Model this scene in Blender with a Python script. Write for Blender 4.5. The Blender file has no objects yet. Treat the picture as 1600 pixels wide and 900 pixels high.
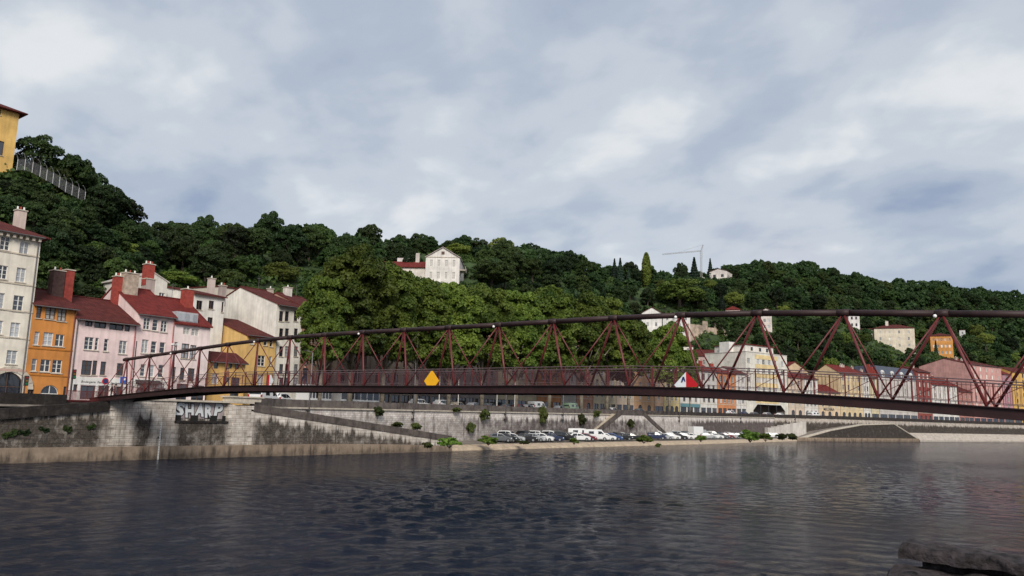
import bpy, math, random
import numpy as np
from mathutils import Vector, Matrix
random.seed(11); rng = np.random.default_rng(11)
scene = bpy.context.scene
C = scene.collection
rad = math.radians

# ------------------------------------------------------------------ camera, sky, sun, exposure
EYE = np.array([0.0, 0.0, 5.0]); FPX = 1250.0
_p, _r, _y = rad(9.22), rad(1.40), rad(37.28)
FW = np.array([math.cos(_p)*math.cos(_y), math.cos(_p)*math.sin(_y), math.sin(_p)])
RT = np.array([math.sin(_y), -math.cos(_y), 0.0]); UP = np.cross(RT, FW)
RT, UP = math.cos(_r)*RT + math.sin(_r)*UP, -math.sin(_r)*RT + math.cos(_r)*UP
cd = bpy.data.cameras.new('camera'); cam = bpy.data.objects.new('camera', cd); C.objects.link(cam)
cd.sensor_width = 36.0; cd.lens = FPX/1600*36.0; cd.clip_start = 0.1; cd.clip_end = 4000
M = Matrix.Identity(4)
for i in range(3):
    M[i][0] = RT[i]; M[i][1] = UP[i]; M[i][2] = -FW[i]; M[i][3] = EYE[i]
cam.matrix_world = M
scene.camera = cam

SUN_AZ = (-0.72, -0.69); SUN_EL = rad(34)
world = bpy.data.worlds.new('World'); scene.world = world; world.use_nodes = True
nt = world.node_tree; nt.nodes.clear()
def N(t, **kw):
    n = nt.nodes.new(t)
    for k, v in kw.items(): setattr(n, k, v)
    return n
L = nt.links.new
out = N('ShaderNodeOutputWorld')
sky = N('ShaderNodeTexSky'); sky.sky_type = 'NISHITA'; sky.sun_disc = False
sky.sun_elevation = SUN_EL; sky.sun_rotation = math.atan2(SUN_AZ[0], SUN_AZ[1])
bg1 = N('ShaderNodeBackground'); bg1.inputs[1].default_value = 0.05
L(sky.outputs[0], bg1.inputs[0])
tc = N('ShaderNodeTexCoord'); sep = N('ShaderNodeSeparateXYZ'); L(tc.outputs['Generated'], sep.inputs[0])
def math_node(op, a, b=None, c=None):
    n = N('ShaderNodeMath', operation=op)
    for k, v in enumerate((a, b, c)):
        if v is None: continue
        if isinstance(v, (int, float)): n.inputs[k].default_value = v
        else: L(v, n.inputs[k])
    return n.outputs[0]
zc = math_node('ADD', math_node('MAXIMUM', sep.outputs[2], 0.0), 0.30)
px = math_node('DIVIDE', sep.outputs[0], zc); py = math_node('DIVIDE', sep.outputs[1], zc)
comb = N('ShaderNodeCombineXYZ'); L(px, comb.inputs[0]); L(py, comb.inputs[1])
mp = N('ShaderNodeMapping'); mp.inputs['Rotation'].default_value = (0, 0, rad(-28)); mp.inputs['Scale'].default_value = (1.85, 1.5, 1)
mp.inputs['Location'].default_value = (3.1, 1.7, 0)
L(comb.outputs[0], mp.inputs[0])
n1 = N('ShaderNodeTexNoise'); n1.inputs['Scale'].default_value = 0.95; n1.inputs['Detail'].default_value = 6; n1.inputs['Roughness'].default_value = 0.5
n1.inputs['Distortion'].default_value = 0.12
L(mp.outputs[0], n1.inputs['Vector'])
n2 = N('ShaderNodeTexNoise'); n2.inputs['Scale'].default_value = 3.0; n2.inputs['Detail'].default_value = 7; n2.inputs['Roughness'].default_value = 0.48
n2.inputs['Distortion'].default_value = 0.2
L(mp.outputs[0], n2.inputs['Vector'])
den = math_node('ADD', math_node('MULTIPLY', n1.outputs[0], 0.66), math_node('MULTIPLY', n2.outputs[0], 0.34))
ramp = N('ShaderNodeValToRGB'); L(den, ramp.inputs[0])
cr = ramp.color_ramp; cr.interpolation = 'EASE'
cr.elements[0].position = 0.36; cr.elements[0].color = (0.33, 0.405, 0.55, 1)
cr.elements[1].position = 0.63; cr.elements[1].color = (0.84, 0.865, 0.89, 1)
e = cr.elements.new(0.45); e.color = (0.48, 0.545, 0.655, 1)
e = cr.elements.new(0.53); e.color = (0.61, 0.665, 0.74, 1)
n3 = N('ShaderNodeTexNoise'); n3.inputs['Scale'].default_value = 0.9; n3.inputs['Detail'].default_value = 3
mp3 = N('ShaderNodeMapping'); mp3.inputs['Location'].default_value = (7, 2, 3); L(comb.outputs[0], mp3.inputs[0]); L(mp3.outputs[0], n3.inputs['Vector'])
r3 = N('ShaderNodeValToRGB'); L(n3.outputs[0], r3.inputs[0])
r3.color_ramp.elements[0].position = 0.5; r3.color_ramp.elements[0].color = (1, 1, 1, 1)
r3.color_ramp.elements[1].position = 0.72; r3.color_ramp.elements[1].color = (1.06, 0.97, 0.98, 1)
mixc = N('ShaderNodeMix', data_type='RGBA', blend_type='MULTIPLY'); mixc.inputs[0].default_value = 1.0
L(ramp.outputs[0], mixc.inputs[6]); L(r3.outputs[0], mixc.inputs[7])
bg2 = N('ShaderNodeBackground'); bg2.inputs[1].default_value = 0.43
L(mixc.outputs[2], bg2.inputs[0])
ms = N('ShaderNodeMixShader'); ms.inputs[0].default_value = 0.94
L(bg1.outputs[0], ms.inputs[1]); L(bg2.outputs[0], ms.inputs[2]); L(ms.outputs[0], out.inputs[0])

sl = bpy.data.lights.new('sun', 'SUN'); sl.energy = 1.5; sl.angle = rad(24); sl.color = (1.0, 0.94, 0.84)
so = bpy.data.objects.new('sun', sl); C.objects.link(so)
sd = Vector((SUN_AZ[0]*math.cos(SUN_EL), SUN_AZ[1]*math.cos(SUN_EL), math.sin(SUN_EL)))
so.rotation_euler = sd.to_track_quat('Z', 'Y').to_euler(); so.location = (-60, -60, 80)
vs = scene.view_settings
vs.view_transform = 'Standard'; vs.look = 'None'; vs.gamma = 1.0; vs.exposure = 1.15; vs.use_curve_mapping = False

# ------------------------------------------------------------------ pixel <-> place
def ray(x, y): return FW + RT*(x-800)/FPX - UP*(y-450)/FPX
def project(P):
    P = np.asarray(P, float) - EYE; d = P @ FW
    return 800 + FPX*(P @ RT)/d, 450 - FPX*(P @ UP)/d
def at_Y(x, y, Y):
    d = ray(x, y); t = Y/d[1]; return np.array([d[0]*t, Y, EYE[2]+d[2]*t])
def at_z(x, y, z):
    d = ray(x, y); t = (z-EYE[2])/d[2]; return np.array([d[0]*t, d[1]*t, z])
def height_on(X, Y, y):                      # z at ground point (X, Y) that shows at picture row y
    lo, hi = -50.0, 400.0
    for _ in range(40):
        m = (lo+hi)/2
        if project((X, Y, m))[1] > y: lo = m
        else: hi = m
    return (lo+hi)/2
def on_line(x, y, pts):                      # where the sight line of column x crosses a plan polyline
    d = ray(x, y)
    for a, b in zip(pts, pts[1:]):
        A = np.array([[d[0], -(b[0]-a[0])], [d[1], -(b[1]-a[1])]])
        t, s = np.linalg.solve(A, np.array(a[:2], float))
        if -1e-6 <= s <= 1+1e-6 and t > 0: return np.array([t*d[0], t*d[1], EYE[2]+t*d[2]])
    return None

# ------------------------------------------------------------------ mesh helpers
class MB:
    def __init__(s): s.v = []; s.f = []
    def poly(s, pts):
        k = len(s.v); s.v += [tuple(map(float, p)) for p in pts]; s.f.append(tuple(range(k, k+len(pts)))); return s
    def box(s, x0, x1, y0, y1, z0, z1):
        k = len(s.v)
        s.v += [(x0,y0,z0),(x1,y0,z0),(x1,y1,z0),(x0,y1,z0),(x0,y0,z1),(x1,y0,z1),(x1,y1,z1),(x0,y1,z1)]
        s.f += [tuple(k+i for i in q) for q in ((0,3,2,1),(4,5,6,7),(0,1,5,4),(1,2,6,5),(2,3,7,6),(3,0,4,7))]; return s
    def prism(s, pts, off):                  # polygon swept along a vector
        k = len(s.v); n = len(pts); o = np.array(off, float)
        s.v += [tuple(map(float, p)) for p in pts] + [tuple(np.array(p, float)+o) for p in pts]
        s.f.append(tuple(range(k+n-1, k-1, -1))); s.f.append(tuple(range(k+n, k+2*n)))
        for i in range(n):
            j = (i+1) % n; s.f.append((k+i, k+j, k+n+j, k+n+i))
        return s
    def tube(s, p, q, r, n=8, r2=None, cap=True):
        p = np.array(p, float); q = np.array(q, float); d = q-p; l = np.linalg.norm(d)
        if l < 1e-9: return s
        d /= l; a = np.cross(d, (0, 0, 1) if abs(d[2]) < .9 else (1, 0, 0)); a /= np.linalg.norm(a); b = np.cross(d, a)
        r2 = r if r2 is None else r2; k = len(s.v)
        for c, rr in ((p, r), (q, r2)):
            for i in range(n):
                t = 2*math.pi*i/n; s.v.append(tuple(c + rr*(math.cos(t)*a + math.sin(t)*b)))
        for i in range(n): s.f.append((k+i, k+(i+1) % n, k+n+(i+1) % n, k+n+i))
        if cap: s.f.append(tuple(range(k+n-1, k-1, -1))); s.f.append(tuple(range(k+n, k+2*n)))
        return s
    def bar(s, p, q, w, h):                  # rectangular bar, h along z-ish
        p = np.array(p, float); q = np.array(q, float); d = q-p; d /= np.linalg.norm(d)
        a = np.cross(d, (0, 0, 1)); a /= np.linalg.norm(a); b = np.cross(a, d)
        k = len(s.v)
        for c in (p, q):
            for sa, sb in ((-1,-1),(1,-1),(1,1),(-1,1)): s.v.append(tuple(c + a*sa*w/2 + b*sb*h/2))
        s.f += [tuple(k+i for i in f) for f in ((3,2,1,0),(4,5,6,7),(0,1,5,4),(1,2,6,5),(2,3,7,6),(3,0,4,7))]; return s
    def sphere(s, c, r, n=8, m=5, sz=1.0):
        k = len(s.v)
        for i in range(m+1):
            a = math.pi*i/m
            for j in range(n):
                b = 2*math.pi*j/n; s.v.append((c[0]+r*math.sin(a)*math.cos(b), c[1]+r*math.sin(a)*math.sin(b), c[2]+r*sz*math.cos(a)))
        for i in range(m):
            for j in range(n): s.f.append((k+i*n+j, k+(i+1)*n+j, k+(i+1)*n+(j+1) % n, k+i*n+(j+1) % n))
        return s
    def mesh(s, name, material=None, origin=(0,0,0), smooth=False):
        me = bpy.data.meshes.new(name)
        o = origin
        me.from_pydata([(v[0]-o[0], v[1]-o[1], v[2]-o[2]) for v in s.v], [], s.f)
        if material: me.materials.append(material)
        if smooth: me.polygons.foreach_set('use_smooth', [True]*len(me.polygons))
        me.update(); return me
def link(name, me, parent=None, loc=None, rz=0.0):
    o = bpy.data.objects.new(name, me); C.objects.link(o)
    if parent: o.parent = parent
    if loc is not None: o.location = loc
    if rz: o.rotation_euler[2] = rz
    return o
def part(name, mb, material, parent, smooth=False, origin=None):
    if origin is None: origin = tuple(parent.get('_o', (0, 0, 0))) if parent else (0, 0, 0)
    return link(name, mb.mesh(name, material, origin, smooth), parent)
def thing(name, label, cat, loc=(0,0,0), rz=0.0, group=None):
    o = bpy.data.objects.new(name, None); C.objects.link(o); o.location = loc; o.rotation_euler[2] = rz
    o.empty_display_size = .2; return tag(o, label, cat, group)
def tag(o, label, cat, group=None, kind=None):
    o['label'] = label; o['category'] = cat
    if group: o['group'] = group
    if kind: o['kind'] = kind
    return o
def struct(name, mb, material, smooth=False):
    o = link(name, mb.mesh(name, material, (0,0,0), smooth)); o['kind'] = 'structure'; return o
def copy_tree(o, parent=None):
    c = o.copy(); C.objects.link(c); c.parent = parent
    for ch in o.children: copy_tree(ch, c)
    return c
def world_part(name, mb, material, root, smooth=False):   # mesh given in world coordinates under an unrotated Empty
    return link(name, mb.mesh(name, material, tuple(root.location), smooth), root)

# ------------------------------------------------------------------ materials
def newmat(name):
    m = bpy.data.materials.new(name); m.use_nodes = True
    b = m.node_tree.nodes['Principled BSDF']; return m, m.node_tree, b
def mat(name, col, rough=.7, var=.15, scale=1.5, bump=0.0, bscale=20, metal=0, streak=0.0, dark=None, spec=.4, objrand=0.0):
    m, t, b = newmat(name); nd = t.nodes; lk = t.links.new
    b.inputs['Roughness'].default_value = rough; b.inputs['Metallic'].default_value = metal
    b.inputs['Specular IOR Level'].default_value = spec
    co = nd.new('ShaderNodeTexCoord')
    no = nd.new('ShaderNodeTexNoise'); no.inputs['Scale'].default_value = scale; no.inputs['Detail'].default_value = 6; no.inputs['Roughness'].default_value = .65
    lk(co.outputs['Object'], no.inputs['Vector'])
    rp = nd.new('ShaderNodeValToRGB'); lk(no.outputs[0], rp.inputs[0])
    lo = tuple(c*(1-var*1.6) for c in col); hi = tuple(min(1, c*(1+var)) for c in col)
    rp.color_ramp.elements[0].position = .3; rp.color_ramp.elements[0].color = (*lo, 1)
    rp.color_ramp.elements[1].position = .7; rp.color_ramp.elements[1].color = (*hi, 1)
    cur = rp.outputs[0]
    if streak:
        mpn = nd.new('ShaderNodeMapping'); mpn.inputs['Scale'].default_value = (1.6, 1.6, .12); lk(co.outputs['Object'], mpn.inputs[0])
        n2 = nd.new('ShaderNodeTexNoise'); n2.inputs['Scale'].default_value = 1.4; n2.inputs['Detail'].default_value = 5; lk(mpn.outputs[0], n2.inputs['Vector'])
        r2 = nd.new('ShaderNodeValToRGB'); lk(n2.outputs[0], r2.inputs[0])
        r2.color_ramp.elements[0].position = .45; r2.color_ramp.elements[0].color = (0, 0, 0, 1)
        r2.color_ramp.elements[1].position = .75; r2.color_ramp.elements[1].color = (streak,)*3 + (1,)
        mx = nd.new('ShaderNodeMix'); mx.data_type = 'RGBA'; lk(r2.outputs[0], mx.inputs[0]); lk(cur, mx.inputs[6])
        mx.inputs[7].default_value = (*(dark or tuple(c*.35 for c in col)), 1); cur = mx.outputs[2]
    if objrand:
        oi = nd.new('ShaderNodeObjectInfo'); hs = nd.new('ShaderNodeHueSaturation')
        mr = nd.new('ShaderNodeMapRange'); lk(oi.outputs['Random'], mr.inputs[0]); mr.inputs[3].default_value = 1-objrand; mr.inputs[4].default_value = 1+objrand
        lk(mr.outputs[0], hs.inputs['Value']); lk(cur, hs.inputs['Color']); cur = hs.outputs[0]
    lk(cur, b.inputs['Base Color'])
    if bump:
        nb = nd.new('ShaderNodeTexNoise'); nb.inputs['Scale'].default_value = bscale; nb.inputs['Detail'].default_value = 5; lk(co.outputs['Object'], nb.inputs['Vector'])
        bp = nd.new('ShaderNodeBump'); bp.inputs['Strength'].default_value = bump; bp.inputs['Distance'].default_value = .03
        lk(nb.outputs[0], bp.inputs['Height']); lk(bp.outputs[0], b.inputs['Normal'])
    return m
def plain(name, col, rough=.5, metal=0, spec=.5, emit=None):
    m, t, b = newmat(name); b.inputs['Base Color'].default_value = (*col, 1); b.inputs['Roughness'].default_value = rough
    b.inputs['Metallic'].default_value = metal; b.inputs['Specular IOR Level'].default_value = spec
    if emit: b.inputs['Emission Color'].default_value = (*emit[0], 1); b.inputs['Emission Strength'].default_value = emit[1]
    return m
_pl = {}
def plaster(col):
    k = tuple(round(c, 3) for c in col)
    if k not in _pl: _pl[k] = mat('plaster', col, .85, .17, .35, .25, 9, streak=.42, dark=tuple(c*.42+.02 for c in col), spec=.2)
    return _pl[k]
def roofmat(name, col):
    m, t, b = newmat(name); nd = t.nodes; lk = t.links.new
    co = nd.new('ShaderNodeTexCoord')
    n1 = nd.new('ShaderNodeTexNoise'); n1.inputs['Scale'].default_value = 1.2; n1.inputs['Detail'].default_value = 8; n1.inputs['Roughness'].default_value = .75; lk(co.outputs['Object'], n1.inputs['Vector'])
    rp = nd.new('ShaderNodeValToRGB'); lk(n1.outputs[0], rp.inputs[0]); el = rp.color_ramp.elements
    el[0].position = .3; el[0].color = (*(c*.45 for c in col), 1); el[1].position = .72; el[1].color = (*(min(1, c*1.35) for c in col), 1)
    wv = nd.new('ShaderNodeTexWave'); wv.wave_type = 'BANDS'; wv.bands_direction = 'X'; wv.inputs['Scale'].default_value = 1.5; wv.inputs['Distortion'].default_value = .6; wv.inputs['Detail'].default_value = 2
    lk(co.outputs['Object'], wv.inputs['Vector'])
    wy = nd.new('ShaderNodeTexWave'); wy.bands_direction = 'Y'; wy.inputs['Scale'].default_value = 1.0; wy.inputs['Distortion'].default_value = .5; lk(co.outputs['Object'], wy.inputs['Vector'])
    ad = nd.new('ShaderNodeMath'); ad.operation = 'ADD'; lk(wv.outputs['Fac'], ad.inputs[0]); lk(wy.outputs['Fac'], ad.inputs[1])
    mx = nd.new('ShaderNodeMix'); mx.data_type = 'RGBA'; mx.blend_type = 'MULTIPLY'; mx.inputs[0].default_value = .6
    lk(rp.outputs[0], mx.inputs[6]); lk(wv.outputs['Color'], mx.inputs[7]); lk(mx.outputs[2], b.inputs['Base Color'])
    bp = nd.new('ShaderNodeBump'); bp.inputs['Strength'].default_value = .7; bp.inputs['Distance'].default_value = .06
    lk(ad.outputs[0], bp.inputs['Height']); lk(bp.outputs[0], b.inputs['Normal'])
    b.inputs['Roughness'].default_value = .9; b.inputs['Specular IOR Level'].default_value = .2
    return m
ROOF = roofmat('roof_tiles_brown', (.15, .035, .03)); ROOFR = roofmat('roof_tiles_red', (.23, .036, .030)); SLATE = mat('slate', (.075, .085, .12), .5, .25, 2, .4, 8)
BRICK_RED = mat('chimney_red', (.32, .055, .04), .85, .25, 2.5, .3, 10)
STONE = mat('stone_trim', (.52, .46, .38), .85, .18, 1.5, .3, 12, streak=.3)
DARKMETAL = mat('dark_metal', (.03, .028, .03), .5, .2, 3)
GUTTER = mat('gutter_zinc', (.12, .11, .11), .5, .2, 3)
WHITE = mat('white_paint', (.72, .70, .66), .6, .08, 3)
FRAME_DARK = mat('frame_brown', (.09, .05, .035), .6, .2, 3)
def glass(name, col, rough=.06):
    m, t, b = newmat(name); nd = t.nodes; lk = t.links.new
    oi = nd.new('ShaderNodeObjectInfo'); rp = nd.new('ShaderNodeValToRGB'); lk(oi.outputs['Random'], rp.inputs[0])
    rp.color_ramp.elements[0].color = (*(c*.5 for c in col), 1); rp.color_ramp.elements[1].color = (*(c*1.8 for c in col), 1)
    lk(rp.outputs[0], b.inputs['Base Color']); b.inputs['Roughness'].default_value = rough; b.inputs['Specular IOR Level'].default_value = .9
    return m
GLASS = glass('window_glass', (.022, .026, .035)); SKYPANE = glass('window_sky_pale', (.26, .27, .29), .15); GLINTPANE = glass('window_painted_glint', (.5, .47, .42), .1)  # the two pale pane colours have sky reflection painted in
SHUT = mat('shutter_panel', (.42, .40, .38), .7, .1, 3)
# ------------------------------------------------------------------ plan lines of the far bank
U_C = [(-60,80.2),(20,80.2),(57,80.4),(64,84),(100,88),(140,91),(180,92.5),(225,92.5),(255,88.5),(285,77.5),(325,65),(358,57),(412,40),(470,14),(560,-30),(700,-110)]
F_C = [(-60,91),(20,91),(60,91),(76,98.5),(100,102),(135,106),(175,109),(215,107),(250,101),(285,91),(328,77),(365,67),(425,48),(490,20),(590,-25),(740,-105)]
W_C = [(86,79),(130,79.5),(180,79.5),(225,81),(257,82)]
W2_C = [(257,82),(269,75.5),(324,59.5),(357,51.5),(411,35),(470,8),(560,-37),(700,-118)]
def street_z(X): return 5.7 + 1.7*min(1, max(0, (X-60)/220))
def dens(ctrl, n):                            # n points per control segment
    o = []
    for a, b in zip(ctrl, ctrl[1:]):
        for i in range(n): o.append((a[0]+(b[0]-a[0])*i/n, a[1]+(b[1]-a[1])*i/n))
    o.append(ctrl[-1]); return o
Ud, Fd = dens(U_C, 4), dens(F_C, 4)

def wallmat(name, light, light2, dark, xs, top, slope0, slope, band, brick=True, bw=.95, bh=.42, mortar=(.10,.085,.075), moss=False):
    m, t, b = newmat(name); nd = t.nodes; lk = t.links.new
    def mt(op, a, b_=None):
        n = nd.new('ShaderNodeMath'); n.operation = op
        for k, v in enumerate((a, b_)):
            if v is None: continue
            if isinstance(v, (int, float)): n.inputs[k].default_value = v
            else: lk(v, n.inputs[k])
        return n.outputs[0]
    ge = nd.new('ShaderNodeNewGeometry'); sp = nd.new('ShaderNodeSeparateXYZ'); lk(ge.outputs['Position'], sp.inputs[0])
    X, Y, Z = sp.outputs
    n1 = nd.new('ShaderNodeTexNoise'); n1.inputs['Scale'].default_value = .9; n1.inputs['Detail'].default_value = 9; n1.inputs['Roughness'].default_value = .7; lk(ge.outputs['Position'], n1.inputs['Vector'])
    mp_ = nd.new('ShaderNodeMapping'); mp_.inputs['Scale'].default_value = (1.3, 1.3, .16); lk(ge.outputs['Position'], mp_.inputs[0])
    n2 = nd.new('ShaderNodeTexNoise'); n2.inputs['Scale'].default_value = 1.0; n2.inputs['Detail'].default_value = 7; n2.inputs['Roughness'].default_value = .65; lk(mp_.outputs[0], n2.inputs['Vector'])
    rp0 = nd.new('ShaderNodeValToRGB'); lk(n1.outputs[0], rp0.inputs[0]); e0 = rp0.color_ramp.elements
    e0[0].position = .35; e0[0].color = (*light2, 1); e0[1].position = .65; e0[1].color = (*light, 1)
    cur = rp0.outputs[0]
    if brick:
        cb = nd.new('ShaderNodeCombineXYZ'); lk(X, cb.inputs[0]); lk(Z, cb.inputs[1])
        br = nd.new('ShaderNodeTexBrick'); lk(cb.outputs[0], br.inputs['Vector']); br.inputs['Scale'].default_value = 1.0
        br.inputs['Brick Width'].default_value = bw; br.inputs['Row Height'].default_value = bh; br.inputs['Mortar Size'].default_value = .022; br.inputs['Mortar Smooth'].default_value = .2
        br.inputs['Color1'].default_value = (1, 1, 1, 1); br.inputs['Color2'].default_value = (.72, .70, .68, 1); br.inputs['Mortar'].default_value = (.28, .25, .23, 1)
        mb_ = nd.new('ShaderNodeMix'); mb_.data_type = 'RGBA'; mb_.blend_type = 'MULTIPLY'; mb_.inputs[0].default_value = .8
        lk(cur, mb_.inputs[6]); lk(br.outputs[0], mb_.inputs[7]); cur = mb_.outputs[2]
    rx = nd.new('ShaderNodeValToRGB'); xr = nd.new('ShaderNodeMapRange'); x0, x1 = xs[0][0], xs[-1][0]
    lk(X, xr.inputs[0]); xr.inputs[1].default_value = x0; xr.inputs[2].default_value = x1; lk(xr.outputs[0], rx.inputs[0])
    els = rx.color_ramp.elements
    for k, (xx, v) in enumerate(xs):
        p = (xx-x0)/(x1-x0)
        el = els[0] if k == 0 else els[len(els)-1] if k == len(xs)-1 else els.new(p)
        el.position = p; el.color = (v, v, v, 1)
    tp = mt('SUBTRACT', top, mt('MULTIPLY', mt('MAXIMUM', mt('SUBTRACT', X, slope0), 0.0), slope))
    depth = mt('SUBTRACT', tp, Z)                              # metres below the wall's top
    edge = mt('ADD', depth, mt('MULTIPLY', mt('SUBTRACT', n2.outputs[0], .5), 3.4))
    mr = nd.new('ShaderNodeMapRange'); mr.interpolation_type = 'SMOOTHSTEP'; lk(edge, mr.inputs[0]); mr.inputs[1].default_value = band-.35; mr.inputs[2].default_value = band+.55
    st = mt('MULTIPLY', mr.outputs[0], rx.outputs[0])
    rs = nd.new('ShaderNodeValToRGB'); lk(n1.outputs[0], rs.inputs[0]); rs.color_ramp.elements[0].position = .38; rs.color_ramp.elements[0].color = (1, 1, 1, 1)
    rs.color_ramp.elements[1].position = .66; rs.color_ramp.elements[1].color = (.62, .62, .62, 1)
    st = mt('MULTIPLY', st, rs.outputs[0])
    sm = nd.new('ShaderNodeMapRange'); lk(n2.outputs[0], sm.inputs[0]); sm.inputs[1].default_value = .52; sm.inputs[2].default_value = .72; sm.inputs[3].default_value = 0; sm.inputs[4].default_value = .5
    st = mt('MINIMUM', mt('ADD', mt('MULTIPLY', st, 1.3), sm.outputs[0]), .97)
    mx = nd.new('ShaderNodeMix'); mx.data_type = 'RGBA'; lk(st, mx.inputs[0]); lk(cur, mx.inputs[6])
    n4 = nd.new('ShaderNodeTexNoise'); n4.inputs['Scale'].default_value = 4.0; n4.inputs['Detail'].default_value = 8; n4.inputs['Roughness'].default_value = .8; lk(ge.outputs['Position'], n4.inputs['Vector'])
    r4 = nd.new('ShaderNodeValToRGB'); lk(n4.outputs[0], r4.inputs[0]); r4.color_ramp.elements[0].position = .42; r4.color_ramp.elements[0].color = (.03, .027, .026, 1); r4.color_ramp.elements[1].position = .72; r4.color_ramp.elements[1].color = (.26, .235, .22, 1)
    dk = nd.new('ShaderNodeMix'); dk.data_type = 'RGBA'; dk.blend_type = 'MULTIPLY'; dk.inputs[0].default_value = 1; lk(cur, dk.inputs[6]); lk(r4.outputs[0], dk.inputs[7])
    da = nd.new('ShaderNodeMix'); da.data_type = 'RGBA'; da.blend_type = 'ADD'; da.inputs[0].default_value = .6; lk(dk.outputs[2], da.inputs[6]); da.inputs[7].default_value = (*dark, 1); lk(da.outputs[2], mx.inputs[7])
    lk(mx.outputs[2], b.inputs['Base Color']); b.inputs['Roughness'].default_value = .9; b.inputs['Specular IOR Level'].default_value = .2
    bp = nd.new('ShaderNodeBump'); bp.inputs['Strength'].default_value = .55; bp.inputs['Distance'].default_value = .06
    lk(n1.outputs[0], bp.inputs['Height']); lk(bp.outputs[0], b.inputs['Normal'])
    return m
YW = 78.5
def WX(x, y=670): return float(at_Y(x, y, YW)[0])
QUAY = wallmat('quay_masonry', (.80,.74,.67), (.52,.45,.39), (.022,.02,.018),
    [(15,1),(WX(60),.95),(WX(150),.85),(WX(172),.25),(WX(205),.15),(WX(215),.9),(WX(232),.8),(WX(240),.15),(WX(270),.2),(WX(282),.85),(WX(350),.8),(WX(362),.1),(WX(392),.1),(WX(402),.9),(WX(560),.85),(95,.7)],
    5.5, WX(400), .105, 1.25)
QUAYDARK = wallmat('quay_coping_dark', (.14,.12,.11), (.07,.06,.055), (.02,.018,.018), [(0,.9),(100,.9)], 9, 0, 0, 1, brick=False)
FOOT = wallmat('quay_footing', (.33,.255,.19), (.21,.16,.12), (.05,.042,.036), [(0,.9),(50,.5),(100,.4)], 2.0, 0, 0, 1.35, brick=False)
RAMPCOP = wallmat('ramp_coping', (.22,.18,.16), (.12,.10,.09), (.035,.03,.03), [(40,.4),(120,.5)], 9, 0, 0, 1, brick=False)
UPPER = wallmat('upper_quay_wall', (.86,.82,.77), (.60,.53,.50), (.065,.052,.056), [(55,.25),(95,.35),(130,.85),(165,.75),(178,.3),(198,.3),(206,1),(262,1),(300,1)], 6.0, 100, -.007, 1.25, bw=.7, bh=.3)
PARA = wallmat('parapet', (.26,.22,.20), (.15,.125,.115), (.025,.022,.022), [(40,.4),(150,.5),(215,.95),(420,1)], 20, 0, 0, 1, brick=False)
FARWALL = wallmat('far_quay_wall', (.62,.56,.50), (.40,.35,.31), (.022,.02,.02), [(240,1),(700,1)], 6.3, 0, 0, .3, bw=.9, bh=.4)
FARBANK = wallmat('far_bank', (.62,.55,.48), (.42,.36,.31), (.08,.07,.06), [(240,.2),(700,.2)], 5, 0, 0, 1.0, brick=False)
ASPHALT = mat('asphalt', (.055,.055,.058), .9, .25, .8, .3, 30)
TAN = mat('quay_slope_stone', (.46,.36,.26), .9, .25, 1.2, .4, 10, streak=.3)
GRAVEL = mat('lower_quay_ground', (.20,.17,.145), .95, .3, .6, .4, 20)

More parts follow.
